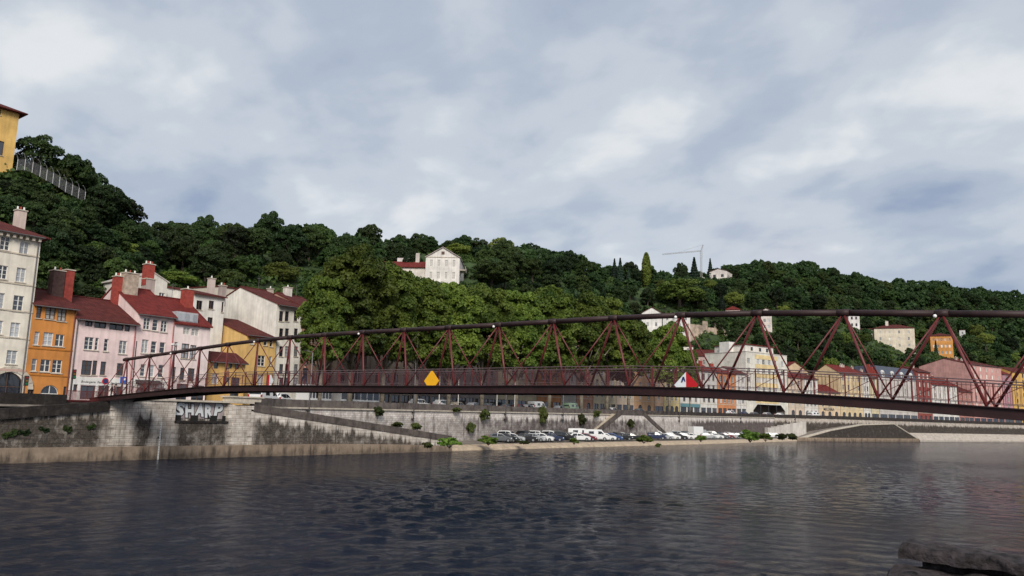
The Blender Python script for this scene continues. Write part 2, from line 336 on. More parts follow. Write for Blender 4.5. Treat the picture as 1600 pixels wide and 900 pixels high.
# ------------------------------------------------------------------ water
def water():
    m, t, b = newmat('river_water'); nd = t.nodes; lk = t.links.new
    b.inputs['Base Color'].default_value = (.003, .009, .024, 1); b.inputs['Roughness'].default_value = .07; b.inputs['IOR'].default_value = 1.33
    b.inputs['Specular IOR Level'].default_value = .125
    ge = nd.new('ShaderNodeNewGeometry')
    def nz(scale, sx, sy, det, rough, dist=0.0):
        mp_ = nd.new('ShaderNodeMapping'); mp_.inputs['Scale'].default_value = (sx, sy, 1); mp_.inputs['Rotation'].default_value = (0, 0, rad(12)); lk(ge.outputs['Position'], mp_.inputs[0])
        n = nd.new('ShaderNodeTexNoise'); n.inputs['Scale'].default_value = scale; n.inputs['Detail'].default_value = det; n.inputs['Roughness'].default_value = rough; n.inputs['Distortion'].default_value = dist
        lk(mp_.outputs[0], n.inputs['Vector']); return n.outputs[0]
    a = nz(3.0, 1, .55, 6, .68, .4); big = nz(.05, 1, 1.2, 3, .5, 1.0)
    patch = nd.new('ShaderNodeMapRange'); lk(big, patch.inputs[0]); patch.inputs[1].default_value = .35; patch.inputs[2].default_value = .65; patch.inputs[3].default_value = .5; patch.inputs[4].default_value = 1.1
    mu = nd.new('ShaderNodeMath'); mu.operation = 'MULTIPLY'; lk(a, mu.inputs[0]); lk(patch.outputs[0], mu.inputs[1])
    bp = nd.new('ShaderNodeBump'); bp.inputs['Strength'].default_value = 1.0; bp.inputs['Distance'].default_value = .38
    lk(mu.outputs[0], bp.inputs['Height']); lk(bp.outputs[0], b.inputs['Normal'])
    # swell as real displacement of the sheet, finer near the viewer
    xs = np.concatenate([np.arange(-30, 0, 2.5), np.arange(0, 70, .22), np.arange(70, 140, .7), np.arange(140, 300, 3), np.arange(300, 1000, 14)])
    ys = np.concatenate([np.arange(-260, 0, 14), np.arange(0, 40, .25), np.arange(40, 96, .8), [100]])
    GX, GY = np.meshgrid(xs, ys, indexing='ij'); Z = np.zeros_like(GX)
    for k in range(26):
        lam = rng.uniform(.55, 2.8); th = rng.normal(rad(70), .75); ph = rng.uniform(0, 6.28); kk = 2*math.pi/lam
        Z += .0042*lam**.8*np.sin(kk*(GX*math.cos(th)+GY*math.sin(th)) + ph + .8*np.sin(GX*.11+GY*.07+ph))
    fade = np.clip(1.25 - GX/150, .0, 1)
    Z *= fade*(.65+.5*np.sin(GX*.09+1.3*np.sin(GY*.06))*np.sin(GY*.12+.5))
    nx, ny = len(xs), len(ys)
    co = np.stack([GX, GY, Z], -1).reshape(-1, 3)
    idx = np.arange(nx*ny).reshape(nx, ny)
    q = np.stack([idx[:-1,:-1], idx[1:,:-1], idx[1:,1:], idx[:-1,1:]], -1).reshape(-1, 4)
    me = quads_mesh('river', co, q, m, smooth=True)
    o = link('river', me); o['kind'] = 'structure'
def quads_mesh(name, co, q, material, smooth=False):
    me = bpy.data.meshes.new(name); n = len(q)
    me.vertices.add(len(co)); me.vertices.foreach_set('co', np.ascontiguousarray(co, np.float32).ravel())
    me.loops.add(n*4); me.loops.foreach_set('vertex_index', np.ascontiguousarray(q, np.int32).ravel())
    me.polygons.add(n); me.polygons.foreach_set('loop_start', np.arange(0, n*4, 4, dtype=np.int32)); me.polygons.foreach_set('loop_total', np.full(n, 4, np.int32))
    if smooth: me.polygons.foreach_set('use_smooth', np.ones(n, bool))
    if material: me.materials.append(material)
    me.update(calc_edges=True); return me
water()

# ------------------------------------------------------------------ ground sheets
bed = MB(); bed.poly([(-900,-900,-3),(1500,-900,-3),(1500,1200,-3),(-900,1200,-3)]); struct('river_bed', bed, mat('river_mud', (.06,.05,.04), .95))
st = MB()
for a, b, c, d in zip(Ud, Ud[1:], Fd[1:], Fd):
    def ext(u, f):
        n = np.array(f)-np.array(u); n = n/np.linalg.norm(n); return (f[0]+n[0]*26, f[1]+n[1]*26)
    za, zb = street_z(a[0]), street_z(b[0])
    e, g = ext(b, c), ext(a, d)
    st.poly([(*a, za), (*b, zb), (*c, zb), (*d, za)]); st.poly([(*d, za), (*c, zb), (*e, zb), (*g, za)])
struct('street', st, ASPHALT)
lq = MB(); tanb = MB()
Wd = dens(W_C, 6)
def u_at(X):
    for a, b in zip(Ud, Ud[1:]):
        if a[0] <= X <= b[0]: t = (X-a[0])/(b[0]-a[0]); return a[1]+(b[1]-a[1])*t
    return Ud[-1][1]
for a, b in zip(Wd, Wd[1:]):
    lq.poly([(a[0], a[1]+1.7, .82), (b[0], b[1]+1.7, .82), (b[0], u_at(b[0])+.3, 1.1), (a[0], u_at(a[0])+.3, 1.1)])
    tanb.prism([(a[0], a[1]-.5, -1.5), (a[0], a[1]-.05, .02), (a[0], a[1]+.35, .36), (a[0], a[1]+1.7, .80), (a[0], a[1]+1.7, -1.5)], (b[0]-a[0], b[1]-a[1], 0))
struct('lower_quay', lq, GRAVEL)
struct('quay_slope', tanb, TAN)

# ------------------------------------------------------------------ river wall on the left, with ramp
def strip_wall(mb, pts, tops, z0, thick):      # upright wall along plan points, top heights per point
    for (a, b, ta, tb) in zip(pts, pts[1:], tops, tops[1:]):
        d = np.array(b)-np.array(a); d = d/np.linalg.norm(d); n = np.array([-d[1], d[0]])*thick
        A, B = np.array(a), np.array(b)
        vs_ = [(*A, z0), (*B, z0), (*B, tb), (*A, ta), (*(A+n), z0), (*(B+n), z0), (*(B+n), tb), (*(A+n), ta)]
        k = len(mb.v); mb.v += [tuple(map(float, v)) for v in vs_]
        mb.f += [tuple(k+i for i in f) for f in ((0,1,2,3),(5,4,7,6),(3,2,6,7),(4,0,3,7),(1,5,6,2))]
xl = WX(0, 650); xa = WX(168, 640); xb = WX(275, 640); xc = WX(357, 640); xr0 = WX(396, 640); xr1 = WX(705, 690)
def zpx(x, y, Y=YW): return float(at_Y(x, y, Y)[2])
z_l = zpx(0, 655); z_a = zpx(165, 642)
qw = thing('quay_wall', 'stained pale stone river wall under the left end of the footbridge', 'wall', (30, YW, 0))
w = MB()
strip_wall(w, [(-60, YW), (xl, YW), (xa, YW), (xa+.01, YW), (xb, YW)], [z_l-2.5, z_l, z_a, 5.85, 5.85], -2, 1.6)
strip_wall(w, [(xc, YW), (xr0, YW), (xr1, YW)], [5.85, 5.0, 1.35], -2, 1.2)
zt_r, zb_r = 5.15, zpx(316, 661)
strip_wall(w, [(xb, YW), (xc, YW)], [zb_r, zb_r], -2, 1.6)                 # below the painted recess
strip_wall(w, [(xb, YW+.5), (xc, YW+.5)], [5.85, 5.85], zb_r-.1, 1.1)
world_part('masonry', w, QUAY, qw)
f = MB(); strip_wall(f, [(-60, YW-.38), (WX(520), YW-.38), (WX(640), YW-.3), (xr1, YW-.2)], [1.4, 1.3, 1.05, .7], -2, .36)
f2 = MB(); world_part('footing', f, FOOT, qw)
g = MB(); g.box(xb-.05, xc+.05, YW-.12, YW+.5, zb_r, zb_r+.22); world_part('ledge', g, QUAYDARK, qw)
HOLE = plain('opening_painted_shade', (.008,.008,.008), .9)  # near-black slabs paint the shade inside the wall openings
for px_ in (280, 307, 337, 356):
    x_ = WX(px_, 656); h = MB(); h.box(x_-.42, x_+.42, YW+.42, YW+.52, zb_r+.22, zb_r+.80); world_part('drain_opening', h, HOLE, qw)
# sloping dark coping slabs on the far left, built slab by slab
n = 22
for i in range(n):
    t0, t1 = i/n, (i+1)/n
    X0, X1 = -25+(xa+25)*t0, -25+(xa+25)*t1
    def ztop(X): return z_l + (z_a-z_l)*(X-xl)/(xa-xl)
    s_ = MB(); s_.prism([(X0+.015, YW-.28, ztop(X0)-.03), (X1-.015, YW-.28, ztop(X1)-.03), (X1-.015, YW-.28, ztop(X1)+.92), (X0+.015, YW-.28, ztop(X0)+.92)], (0, 1.9, 0))
    world_part('coping_stone', s_, QUAYDARK, qw)
n = 8
for i in range(n):
    X0, X1 = xa+(xr0-xa)*i/n, xa+(xr0-xa)*(i+1)/n
    s_ = MB(); s_.box(X0+.015, X1-.015, YW-.16, YW+1.9, 5.86, 6.06); world_part('coping_stone', s_, STONE, qw)
n = 20
for i in range(n):                                                           # ramp parapet slabs
    t0, t1 = i/n, (i+1)/n; X0, X1 = xr0+(xr1-xr0)*t0, xr0+(xr1-xr0)*t1
    za, zb = 5.0+(1.35-5.0)*t0, 5.0+(1.35-5.0)*t1; j = random.uniform(-.015, .015)
    s_ = MB(); s_.prism([(X0+.012, YW-.1+j, za), (X1-.012, YW-.1+j, zb), (X1-.012, YW-.1+j, zb+.85), (X0+.012, YW-.1+j, za+.85)], (0, .5, 0))
    world_part('parapet_slab', s_, RAMPCOP, qw)
s_ = MB(); s_.box(xc+.2, xr0+1.0, YW+.05, YW+1.6, 6.07, 6.5); s_.box(xc, xr0+1.3, YW-.1, YW+1.75, 6.5, 6.66); world_part('pedestal', s_, STONE, qw)
# single blocks of the pale pier masonry, laid course by course
bl = [MB().box(.012, w_-.012, -.05+d_, .3, .012, .408).mesh('stone_block', QUAY) for w_, d_ in ((.8, 0), (.95, .012), (1.1, -.015), (.95, -.022))]
cnt = 0
for (xs0, xs1) in ((xa+.2, xb-.1), (xc+.05, xr0)):
    zc_ = 1.43
    row = 0
    while zc_ < 5.4:
        x_ = xs0 + (row % 2)*-.45
        while x_ < xs1-.3:
            k = random.randrange(4); wd = (.8, .95, 1.1, .95)[k]
            if x_ >= xs0-.2 and cnt < 298 and x_+wd <= xs1+.15:
                link('stone_block', bl[k], qw, (x_-30, -.012, zc_)); cnt += 1
            x_ += wd
        zc_ += .42; row += 1
# ramp surface behind the parapet
rm = MB(); rm.poly([(xr0, YW+.4, 5.0), (xr1, YW+.4, 1.1), (xr1, u_at(xr1), 1.1), (xr0, u_at(xr0)+.2, 5.0)]); struct('ramp_pavement', rm, GRAVEL)
lk_ = MB(); lk_.poly([(-60, YW+1, 4.9), (xr0, YW+1, 4.95), (xr0, 81, 5.69), (-60, 81, 5.69)]); struct('quay_pavement', lk_, GRAVEL)

# dark parapet on the street edge far left
pw = thing('street_parapet', 'dark low parapet wall in front of the cream and orange houses', 'wall', (30, 80.1, 5.6))
xpe = float(at_Y(103, 625, 80.1)[0]); zp = zpx(60, 615.5, 80.1)
for i in range(8):
    X0, X1 = -20+(xpe+20)*i/8, -20+(xpe+20)*(i+1)/8
    s_ = MB(); s_.box(X0+.01, X1-.01, 79.9, 80.3, 4.6, zp+random.uniform(-.02, .02)); world_part('wall_slab', s_, QUAYDARK, pw)

# ------------------------------------------------------------------ upper quay wall with parapet
Us = [p for p in Ud if 57 <= p[0] <= 256]
up = thing('upper_quay_wall', 'long whitewashed retaining wall behind the parked cars of the lower quay', 'wall', (150, 90, 0))
w = MB(); strip_wall(w, Us, [street_z(p[0])-.25 for p in Us], -.5, 1.0); world_part('masonry', w, UPPER, up)
led = MB(); strip_wall(led, [(p[0], p[1]-.22) for p in Us], [street_z(p[0]) for p in Us], 0, .3)
led = MB()
Uf = dens(Us, 2)
for k, (a, b) in enumerate(zip(Uf, Uf[1:])):
    za, zb = street_z(a[0]), street_z(b[0])
    d = np.array(b)-np.array(a); d /= np.linalg.norm(d); nn = np.array([d[1], -d[0]])
    A = np.array(a)+nn*.25; B = np.array(b)+nn*.25
    s_ = MB(); s_.prism([(A[0]+d[0]*.01, A[1], za-.25), (B[0]-d[0]*.01, B[1], zb-.25), (B[0]-d[0]*.01, B[1], zb-.06), (A[0]+d[0]*.01, A[1], za-.06)], (-nn[0]*.7, -nn[1]*.7, 0)); world_part('ledge_stone', s_, STONE, up)
    s_ = MB(); A = np.array(a)+d*.012; B = np.array(b)-d*.012; j = random.uniform(-.02, .02)
    s_.prism([(*A, za-.055), (*B, zb-.055), (*B, zb+.92+j), (*A, za+.92+j)], (-nn[0]*.4, -nn[1]*.4, 0)); world_part('parapet_slab', s_, PARA, up)

# ------------------------------------------------------------------ far right quay
U2 = [p for p in Ud if p[0] >= 254]
fw_ = thing('far_quay_wall', 'dark stained quay wall curving away at the far right', 'wall', (330, 65, 0))
w = MB(); strip_wall(w, U2, [street_z(p[0])-.1 for p in U2], -1, 1.0); world_part('masonry', w, FARWALL, fw_)
for a, b in zip(U2, U2[1:]):
    d = np.array(b)-np.array(a); d /= np.linalg.norm(d); nn = np.array([d[1], -d[0]])
    s_ = MB(); A = np.array(a)+nn*.2+d*.02; B = np.array(b)+nn*.2-d*.02; za, zb = street_z(a[0]), street_z(b[0])
    s_.prism([(*A, za-.09), (*B, zb-.09), (*B, zb+.9), (*A, za+.9)], (-nn[0]*.6, -nn[1]*.6, 0)); world_part('parapet_slab', s_, PARA, fw_)
fb = MB()
W2 = [p for p in dens(W2_C, 4) if p[0] >= 323]; 
def nearest_u(p): return min(Ud, key=lambda q: (q[0]-p[0])**2+(q[1]-p[1])**2)
def off_pt(pts, i, dd):
    a = np.array(pts[max(0, i-1)]); b = np.array(pts[min(len(pts)-1, i+1)]); t = (b-a)/np.linalg.norm(b-a); return np.array(pts[i])+np.array([-t[1], t[0]])*dd
for i in range(len(W2)-1):
    a, b = np.array(W2[i]), np.array(W2[i+1]); c, d = off_pt(W2, i+1, 4.2), off_pt(W2, i, 4.2); e, g = off_pt(W2, i+1, 8.5), off_pt(W2, i, 8.5)
    fb.poly([(*a, -1), (*b, -1), (*b, .55), (*a, .55)]); fb.poly([(*a, .55), (*b, .55), (*c, 3.1), (*d, 3.1)]); fb.poly([(*d, 3.1), (*c, 3.1), (*e, 3.1), (*g, 3.1)])
struct('sloped_bank', fb, FARBANK)
# second ramp wall: rises from the lower quay, level, then falls to the water
rw = thing('ramp_wall', 'dark ramp wall with pale sloping coping beyond the parked cars', 'wall', (290, 72, 0))
prof = [(1246,687),(1262,684),(1300,673.5),(1350,664.5),(1400,663),(1437,687)]
pts = []; tops = []
for x_, y_ in prof:
    P = on_line(x_, 690, W_C+W2_C[1:]); pts.append((P[0], P[1]+.4)); tops.append(height_on(P[0], P[1]+.4, y_))
w = MB(); strip_wall(w, pts, tops, -1.5, 1.2); world_part('masonry', w, wallmat('ramp_masonry', (.5,.45,.4), (.3,.26,.23), (.022,.02,.02), [(240,1),(400,1)], 9, 0, 0, .5), rw)
for i in range(len(pts)-1):
    a, b = np.array(pts[i]), np.array(pts[i+1]); m_ = 3 if i > 0 else 1
    for k in range(m_):
        A, B = a+(b-a)*k/m_, a+(b-a)*(k+1)/m_; ta, tb = tops[i]+(tops[i+1]-tops[i])*k/m_, tops[i]+(tops[i+1]-tops[i])*(k+1)/m_
        s_ = MB(); s_.prism([(A[0], A[1]-.12, ta), (B[0], B[1]-.12, tb), (B[0], B[1]-.12, tb+.3), (A[0], A[1]-.12, ta+.3)], (.2, 1.5, 0)); world_part('coping_stone', s_, STONE, rw)
w = MB(); strip_wall(w, [(p[0], p[1]-.35) for p in pts], [1.15]*len(pts), -1.5, .4); world_part('footing', w, FOOT, rw)
fill = MB(); q0 = [(p[0], p[1]+1.2) for p in pts]
for i in range(len(pts)-1):
    ua, ub = nearest_u(pts[i]), nearest_u(pts[i+1])
    fill.poly([(*q0[i], tops[i]-.2), (*q0[i+1], tops[i+1]-.2), (pts[i+1][0]+2, pts[i+1][1]+9, tops[i+1]-.2), (pts[i][0]+2, pts[i][1]+9, tops[i]-.2)])
struct('ramp_pavement', fill, GRAVEL)
# stepped white wall at the foot of the second ramp
sw = thing('stepped_wall', 'stepped white wall at the right end of the car park', 'wall', (245, 88, 1))
for i in range(6):
    x0_, x1_ = 1200+i*10, 1210+i*10; P = on_line(x0_, 672, [(p[0], p[1]-1.4) for p in Ud]); Q = on_line(x1_, 672, [(p[0], p[1]-1.4) for p in Ud])
    zt = height_on(P[0], P[1], 668-i*1.9)
    s_ = MB(); s_.prism([(P[0], P[1], .9), (Q[0]-.03, Q[1], .9), (Q[0]-.03, Q[1], zt), (P[0], P[1], zt)], (.3, 1.2, 0)); world_part('wall_block', s_, plaster((.56,.52,.48)), sw)

# ------------------------------------------------------------------ stairs between the two quays
def stairs():
    A = on_line(971, 650, [(p[0], p[1]-2.6) for p in Ud]); B = on_line(1003, 650, [(p[0], p[1]-2.6) for p in Ud])
    Lf = on_line(926, 676, [(p[0], p[1]-2.6) for p in Ud]); Rt = on_line(1040, 678, [(p[0], p[1]-2.6) for p in Ud])
    zt = street_z(A[0]); z0 = 1.0; yb = A[1]
    r = thing('double_stair', 'double stone staircase descending from the street to the car park', 'stairs', (float(A[0]), float(yb), z0))
    m = MB(); m.prism([(Lf[0], yb, z0-.3), (Rt[0], yb, z0-.3), (B[0], yb, zt-.25), (A[0], yb, zt-.25)], (0, .5, 0)); world_part('support_wall', m, UPPER, r)
    n = 22
    for X0, X1, s in ((A[0], Lf[0], 1), (B[0], Rt[0], -1)):
        for i in range(n):
            xa_, xb_ = X0+(X1-X0)*i/n, X0+(X1-X0)*(i+1)/n; zz = zt-(zt-z0)*(i+1)/n
            k = MB(); k.box(min(xa_, xb_), max(xa_, xb_), yb+.5, yb+2.7, z0-.2, zz); world_part('step', k, STONE, r)
        k = MB(); k.prism([(X0, yb-.1, zt-.2), (X1, yb-.1, z0-.1), (X1, yb-.1, z0+.85), (X0, yb-.1, zt+.8)], (0, .4, 0)); world_part('parapet', k, RAMPCOP, r)
    k = MB(); k.box(A[0], B[0], yb+.5, yb+2.7, z0, zt); world_part('landing', k, STONE, r)
    k = MB(); k.box(A[0], B[0], yb-.1, yb+.3, zt-.2, zt+.8); world_part('parapet', k, PARA, r)
stairs()

# ------------------------------------------------------------------ near bank (below and beside the viewer)
nb = MB(); nb.box(-120, 6.3, -40, 1.15, -2, 3.3); nb.box(6.3, 37.5, -40, -.5, -2, 3.3); nb.box(37.5, 43.5, -40, 1.2, -2, 5.0); nb.box(43.5, 330, -40, -.5, -2, 3.3); nb.box(10.0, 12.6, -.5, 2.35, -2, 2.5); struct('near_quay', nb, mat('near_quay_stone', (.3,.27,.24), .9, .25, .8, .3, 10))

# ------------------------------------------------------------------ hill
Fh = np.array(dens(F_C, 10)); seg = np.linalg.norm(np.diff(Fh, axis=0), axis=1); SS = np.concatenate([[0], np.cumsum(seg)])
sN = np.arange(0, SS[-1], 8.0); FX = np.interp(sN, SS, Fh[:,0]); FY = np.interp(sN, SS, Fh[:,1])
k_ = np.ones(9)/9
def smooth(v, it=2):
    for _ in range(it): v = np.convolve(np.pad(v, 4, mode='edge'), k_, 'valid')
    return v
tx, ty = smooth(np.gradient(FX), 3), smooth(np.gradient(FY), 3); ln = np.hypot(tx, ty); NX, NY = -ty/ln, tx/ln
DR = np.interp(FX, [0, 80, 200, 300, 500], [95, 100, 105, 120, 140])
RT_X = [-900,-300,0,235,300,370,430,480,560,620,700,760,800,880,930,1000,1050,1100,1160,1220,1270,1340,1400,1480,1540,1600,1900,2600]
RT_Y = [420,380,345,332,334,347,340,344,352,355,364,372,386,398,412,426,424,412,405,405,420,437,437,447,453,456,475,560]
ridge = []
for i in range(len(sN)):
    X, Y = FX[i]+NX[i]*DR[i], FY[i]+NY[i]*DR[i]
    x_, _ = project((X, Y, 60)); dcam = (np.array([X, Y, 60])-EYE) @ FW
    if dcam < 30: ridge.append(40); continue
    ridge.append(min(110, height_on(X, Y, np.interp(x_, RT_X, RT_Y)) - 9.5))
ridge = smooth(np.array(ridge), 1)
CR_X = [-900,-300,0,30,60,100,135,160,200,228,250,275,300]
CR_Y = [200,220,262,262,274,294,313,331,352,386,440,520,640]
spX = np.arange(-120, 130, 3.0); spZ = []
for X in spX:
    x_, _ = project((X, 133, 45)); dcam = (np.array([X, 133, 45])-EYE) @ FW
    spZ.append(min(62, height_on(X, 133, np.interp(x_, CR_X, CR_Y))) if dcam > 20 else 62)
spZ = np.array(spZ)
def terrain_sd(i, d):
    s0 = street_z(FX[i]); t = np.clip((d-15)/(DR[i]-15), 0, None)
    g = np.where(t < 1, np.sin(np.clip(t, 0, 1)*math.pi/2)**.92, 1-.10*(t-1))
    z = s0-.3 + (ridge[i]-s0)*g
    X, Y = FX[i]+NX[i]*d, FY[i]+NY[i]*d
    zs = np.interp(X, spX, spZ); tt = np.clip((Y-106)/27, 0, None); gs = np.where(tt < 1, np.clip(tt, 0, 1)**.75, 1.0-.02*(tt-1))
    zz = np.where(Y > 106, 5.4 + (zs-5.4)*gs, 5.4)
    return X, Y, np.maximum(z, np.where(X < 128, zz, 0))
dd = np.concatenate([[15, 15.01], np.arange(18, 60, 3.5), np.arange(60, 300, 9)])
G = []
for i in range(len(sN)):
    X, Y, z = terrain_sd(i, dd); z = z + .5*np.sin(X*.21+Y*.13)*np.clip((dd-18)/20, 0, 1); z[0] = 2; G.append(np.stack([X, Y, z], -1))
G = np.array(G); a_, b_ = G.shape[:2]; idx = np.arange(a_*b_).reshape(a_, b_)
HILLM = mat('hill_undergrowth', (.035,.06,.018), .95, .5, .25, .6, 3)
ho = link('hill', quads_mesh('hill', G.reshape(-1, 3), np.stack([idx[:-1,:-1], idx[1:,:-1], idx[1:,1:], idx[:-1,1:]], -1).reshape(-1, 4), HILLM, True)); ho['kind'] = 'structure'
def ground(X, Y):                                 # height of the hill at a plan point
    i = int(np.argmin((FX-X)**2*.0 + ((X-FX)*tx/ln + (Y-FY)*ty/ln)**2 + 1e6*(((X-FX)*NX+(Y-FY)*NY) < 0) + .02*((X-FX)**2+(Y-FY)**2)))
    d = (X-FX[i])*NX[i]+(Y-FY[i])*NY[i]
    return float(terrain_sd(i, np.array([max(d, 15.0)]))[2][0])
def hill_hit(x, y):                               # first point of the hill on a sight line
    d = ray(x, y); t = 60.0
    while t < 900:
        P = EYE+d*t
        if np.min((FX-P[0])**2+(FY-P[1])**2) > 0:
            i = int(np.argmin((FX-P[0])**2+(FY-P[1])**2)); dist = (P[0]-FX[i])*NX[i]+(P[1]-FY[i])*NY[i]
            if dist > 16 and ground(P[0], P[1]) >= P[2]: return P
        t += 2.0
    return None
# ------------------------------------------------------------------ footbridge: one upper chord, two edge girders, slanting members
PAINT = mat('bridge_red_paint', (.130, .022, .022), .45, .22, 2.0, .15, 20, spec=.4)
PAINT_SHADE = mat('bridge_shaded_paint', (.034, .017, .017), .55, .25, 1.5, .15, 20, spec=.3)  # darker copy of the red paint, underside shade put into the colour
DECKM = mat('bridge_deck', (.10, .085, .08), .9, .2, 2)
XN, BW, YT0, SB = 38.70, 2.82, 77.55, 4.2
ZT = [4.76,4.97,5.19,5.42,5.63,5.80,5.89,5.92,5.915,5.89,5.86,5.83,5.817,5.80,5.73,5.58,5.35,5.07,4.78]
ZB = [1.31,1.54,1.77,1.96,2.06,2.085,2.06,2.03,2.0,1.97,1.95,1.945,1.93,1.89,1.76,1.54,1.28,.97,.66]
XT = XN+.417*BW
Tn = [(XT, YT0-SB*i, 5+ZT[i]) for i in range(19)]
Nn = [(XN, YT0-SB*(i+.388), 5+ZB[i]) for i in range(19)]
Nn = [(XN, YT0+SB*.612, 5+ZB[0]-.24), ] + Nn                       # Nn[i] is left of Tn[i], Nn[i+1] right of it
Nn = [(XN, YT0+SB*1.0, 5+ZB[0]-.36)] + Nn                          # far landing
Nn.append((XN, .6, 5.35))                                          # near landing
zs_y = [p[1] for p in Nn]; zs_z = [p[2] for p in Nn]
def deck_z(y): return float(np.interp(-y, [-v for v in zs_y], zs_z))
br = thing('footbridge', 'long dark red steel truss footbridge crossing the whole river', 'bridge', (XN+BW/2, 40, 0))
m = MB(); ch = [(XT, YT0+.55, Tn[0][2]-.03)] + Tn[1:] + [(XT, 1.9, 9.72)]
ch[0] = (XT, YT0+.6, Tn[0][2]-.04)
for a, b in zip(ch, ch[1:]): m.tube(a, b, .155, 12)
for a in ch[1:-1]: m.sphere(a, .157, 12, 8)
world_part('top_chord', m, PAINT_SHADE, br, True)
Fn = [(x+BW, y, z) for x, y, z in Nn]
for k, line in enumerate((Nn, Fn)):
    m = MB()
    for a, b in zip(line, line[1:]):
        a, b = np.array(a), np.array(b); h = np.array([0, 0, 1.0])
        m.bar(a-h*.04, b-h*.04, .30, .05); m.bar(a-h*.46, b-h*.46, .30, .05); m.bar(a-h*.25, b-h*.25, .06, .40)
    world_part('edge_girder', m, PAINT_SHADE if k else mat('bridge_girder_paint', (.030,.011,.012), .5, .25, 1.5, .15, 20, spec=.3), br)
m = MB()
for a, b in zip(Nn, Nn[1:]):
    m.poly([(a[0]+.1, a[1], a[2]-.10), (b[0]+.1, b[1], b[2]-.10), (b[0]+BW-.1, b[1], b[2]-.10), (a[0]+BW-.1, a[1], a[2]-.10)])
    m.poly([(a[0]+.1, a[1], a[2]-.2), (a[0]+BW-.1, a[1], a[2]-.2), (b[0]+BW-.1, b[1], b[2]-.2), (b[0]+.1, b[1], b[2]-.2)])
world_part('deck', m, DECKM, br)
for i, T in enumerate(Tn):
    nl, nr, fl, fr = Nn[i+1], Nn[i+2], Fn[i+1], Fn[i+2]
    for q, r in ((nr, .066), (fl, .066), (nl, .038), (fr, .038)):
        world_part('truss_member', MB().tube(T, q, r, 8), PAINT, br, True)
    world_part('cross_beam', MB().bar((nr[0], nr[1], nr[2]-.33), (fr[0], fr[1], fr[2]-.33), .16, .24), PAINT_SHADE, br)
    world_part('node_sleeve', MB().tube((T[0], T[1]-.28, T[2]), (T[0], T[1]+.28, T[2]), .178, 12), PAINT_SHADE, br, True)
LAMPW = plain('lamp_lens_white', (.85, .83, .8), .3)
for i in (2, 5, 8, 11, 14, 17):
    T = Tn[i]; world_part('lamp', MB().sphere((T[0]-.2, T[1]+.25, T[2]-.12), .085, 8, 6), LAMPW, br, True)
# railings on both sides
def meshmat():
    m, t, b = newmat('railing_mesh'); nd = t.nodes; lk = t.links.new
    b.inputs['Base Color'].default_value = (.10, .045, .06, 1); b.inputs['Roughness'].default_value = .5
    tr = nd.new('ShaderNodeBsdfTransparent'); mx = nd.new('ShaderNodeMixShader'); mx.inputs[0].default_value = .14
    lk(tr.outputs[0], mx.inputs[1]); lk(b.outputs[0], mx.inputs[2]); lk(mx.outputs[0], nd['Material Output'].inputs[0]); return m
RMESH = meshmat(); RAILM = mat('railing_steel', (.13, .085, .09), .4, .2, 3, spec=.5)
ys = np.arange(YT0+SB*.95, 1.0, -1.4)
for side, xo in ((0, XN+.12), (1, XN+BW-.12)):
    m = MB(); 
    for a, b in zip(ys, ys[1:]):
        for h, r in ((1.06, .028), (.93, .016), (.14, .016)):
            m.tube((xo, a, deck_z(a)+h), (xo, b, deck_z(b)+h), r, 6)
    world_part('hand_rail', m, RAILM, br)
    for y in ys: world_part('railing_post', MB().bar((xo, y, deck_z(y)-.05), (xo, y+.001, deck_z(y)+1.06), .035, .05) if 0 else MB().box(xo-.018, xo+.018, y-.03, y+.03, deck_z(y)-.05, deck_z(y)+1.05), PAINT, br)
    for a, b in zip(ys, ys[1:]):
        if 57 > a > 17:
            world_part('mesh_panel', MB().poly([(xo, a-.04, deck_z(a)+.15), (xo, b+.04, deck_z(b)+.15), (xo, b+.04, deck_z(b)+.92), (xo, a-.04, deck_z(a)+.92)]), RMESH, br)
        else:
            w_ = MB()
            for k in range(1, 8): 
                y = a+(b-a)*k/8; w_.tube((xo, y, deck_z(y)+.14), (xo, y, deck_z(y)+.93), .008, 4, cap=False)
            if side == 0: w_.tube((xo, a, deck_z(a)+.14), (xo, b, deck_z(b)+.93), .014, 5)
            world_part('railing_bars', w_, PAINT, br)
m = MB(); m.box(XN-.6, XN+BW+.6, YT0+SB*.9, YT0+SB+1.2, 3.0, Nn[0][2]-.5); ab = tag(link('bridge_abutment', m.mesh('bridge_abutment', QUAYDARK, (XN, 80, 3)), None, (XN, 80, 3)), 'dark stone abutment under the left landing of the footbridge', 'abutment')
# ---- river signs fixed to the bridge
def sign(name, label, x, yc, half, cols, facing=-1, yoff=.0):
    """diamond board behind the near girder; cols = list of (material, polygon in diamond units)"""
    P = None
    for k in range(200):                        # point of the near rail line in column x
        y = 80-78*k/200; q = project((XN, y, deck_z(y)))
        if q[0] > x: P = y; break
    xo = XN+.05+yoff; z0 = deck_z(P)
    s = thing(name, label, 'sign', (xo, P, z0))
    for i, (nm, mt_, poly) in enumerate(cols):
        pts = [(xo-.012*i, P-u*half, z0+yc+v*half) for u, v in poly]
        mb = MB().prism(pts, (.01 if i else .03, 0, 0)); world_part(nm, mb, mt_, s)
    mb = MB(); mb.box(xo+.032, xo+.072, P-.03, P+.03, z0-.3, z0+yc+half*.8); world_part('bracket', mb, DARKMETAL, s)
    return s
YEL = mat('sign_yellow', (.85, .42, .01), .5, .06, 4); RED = mat('sign_red', (.50, .008, .015), .5, .08, 4); WHT = mat('sign_white', (.72, .76, .78), .5, .06, 4); BLU = plain('sign_blue', (.01, .02, .12), .5)
D = [(-1, 0), (0, -1), (1, 0), (0, 1)]
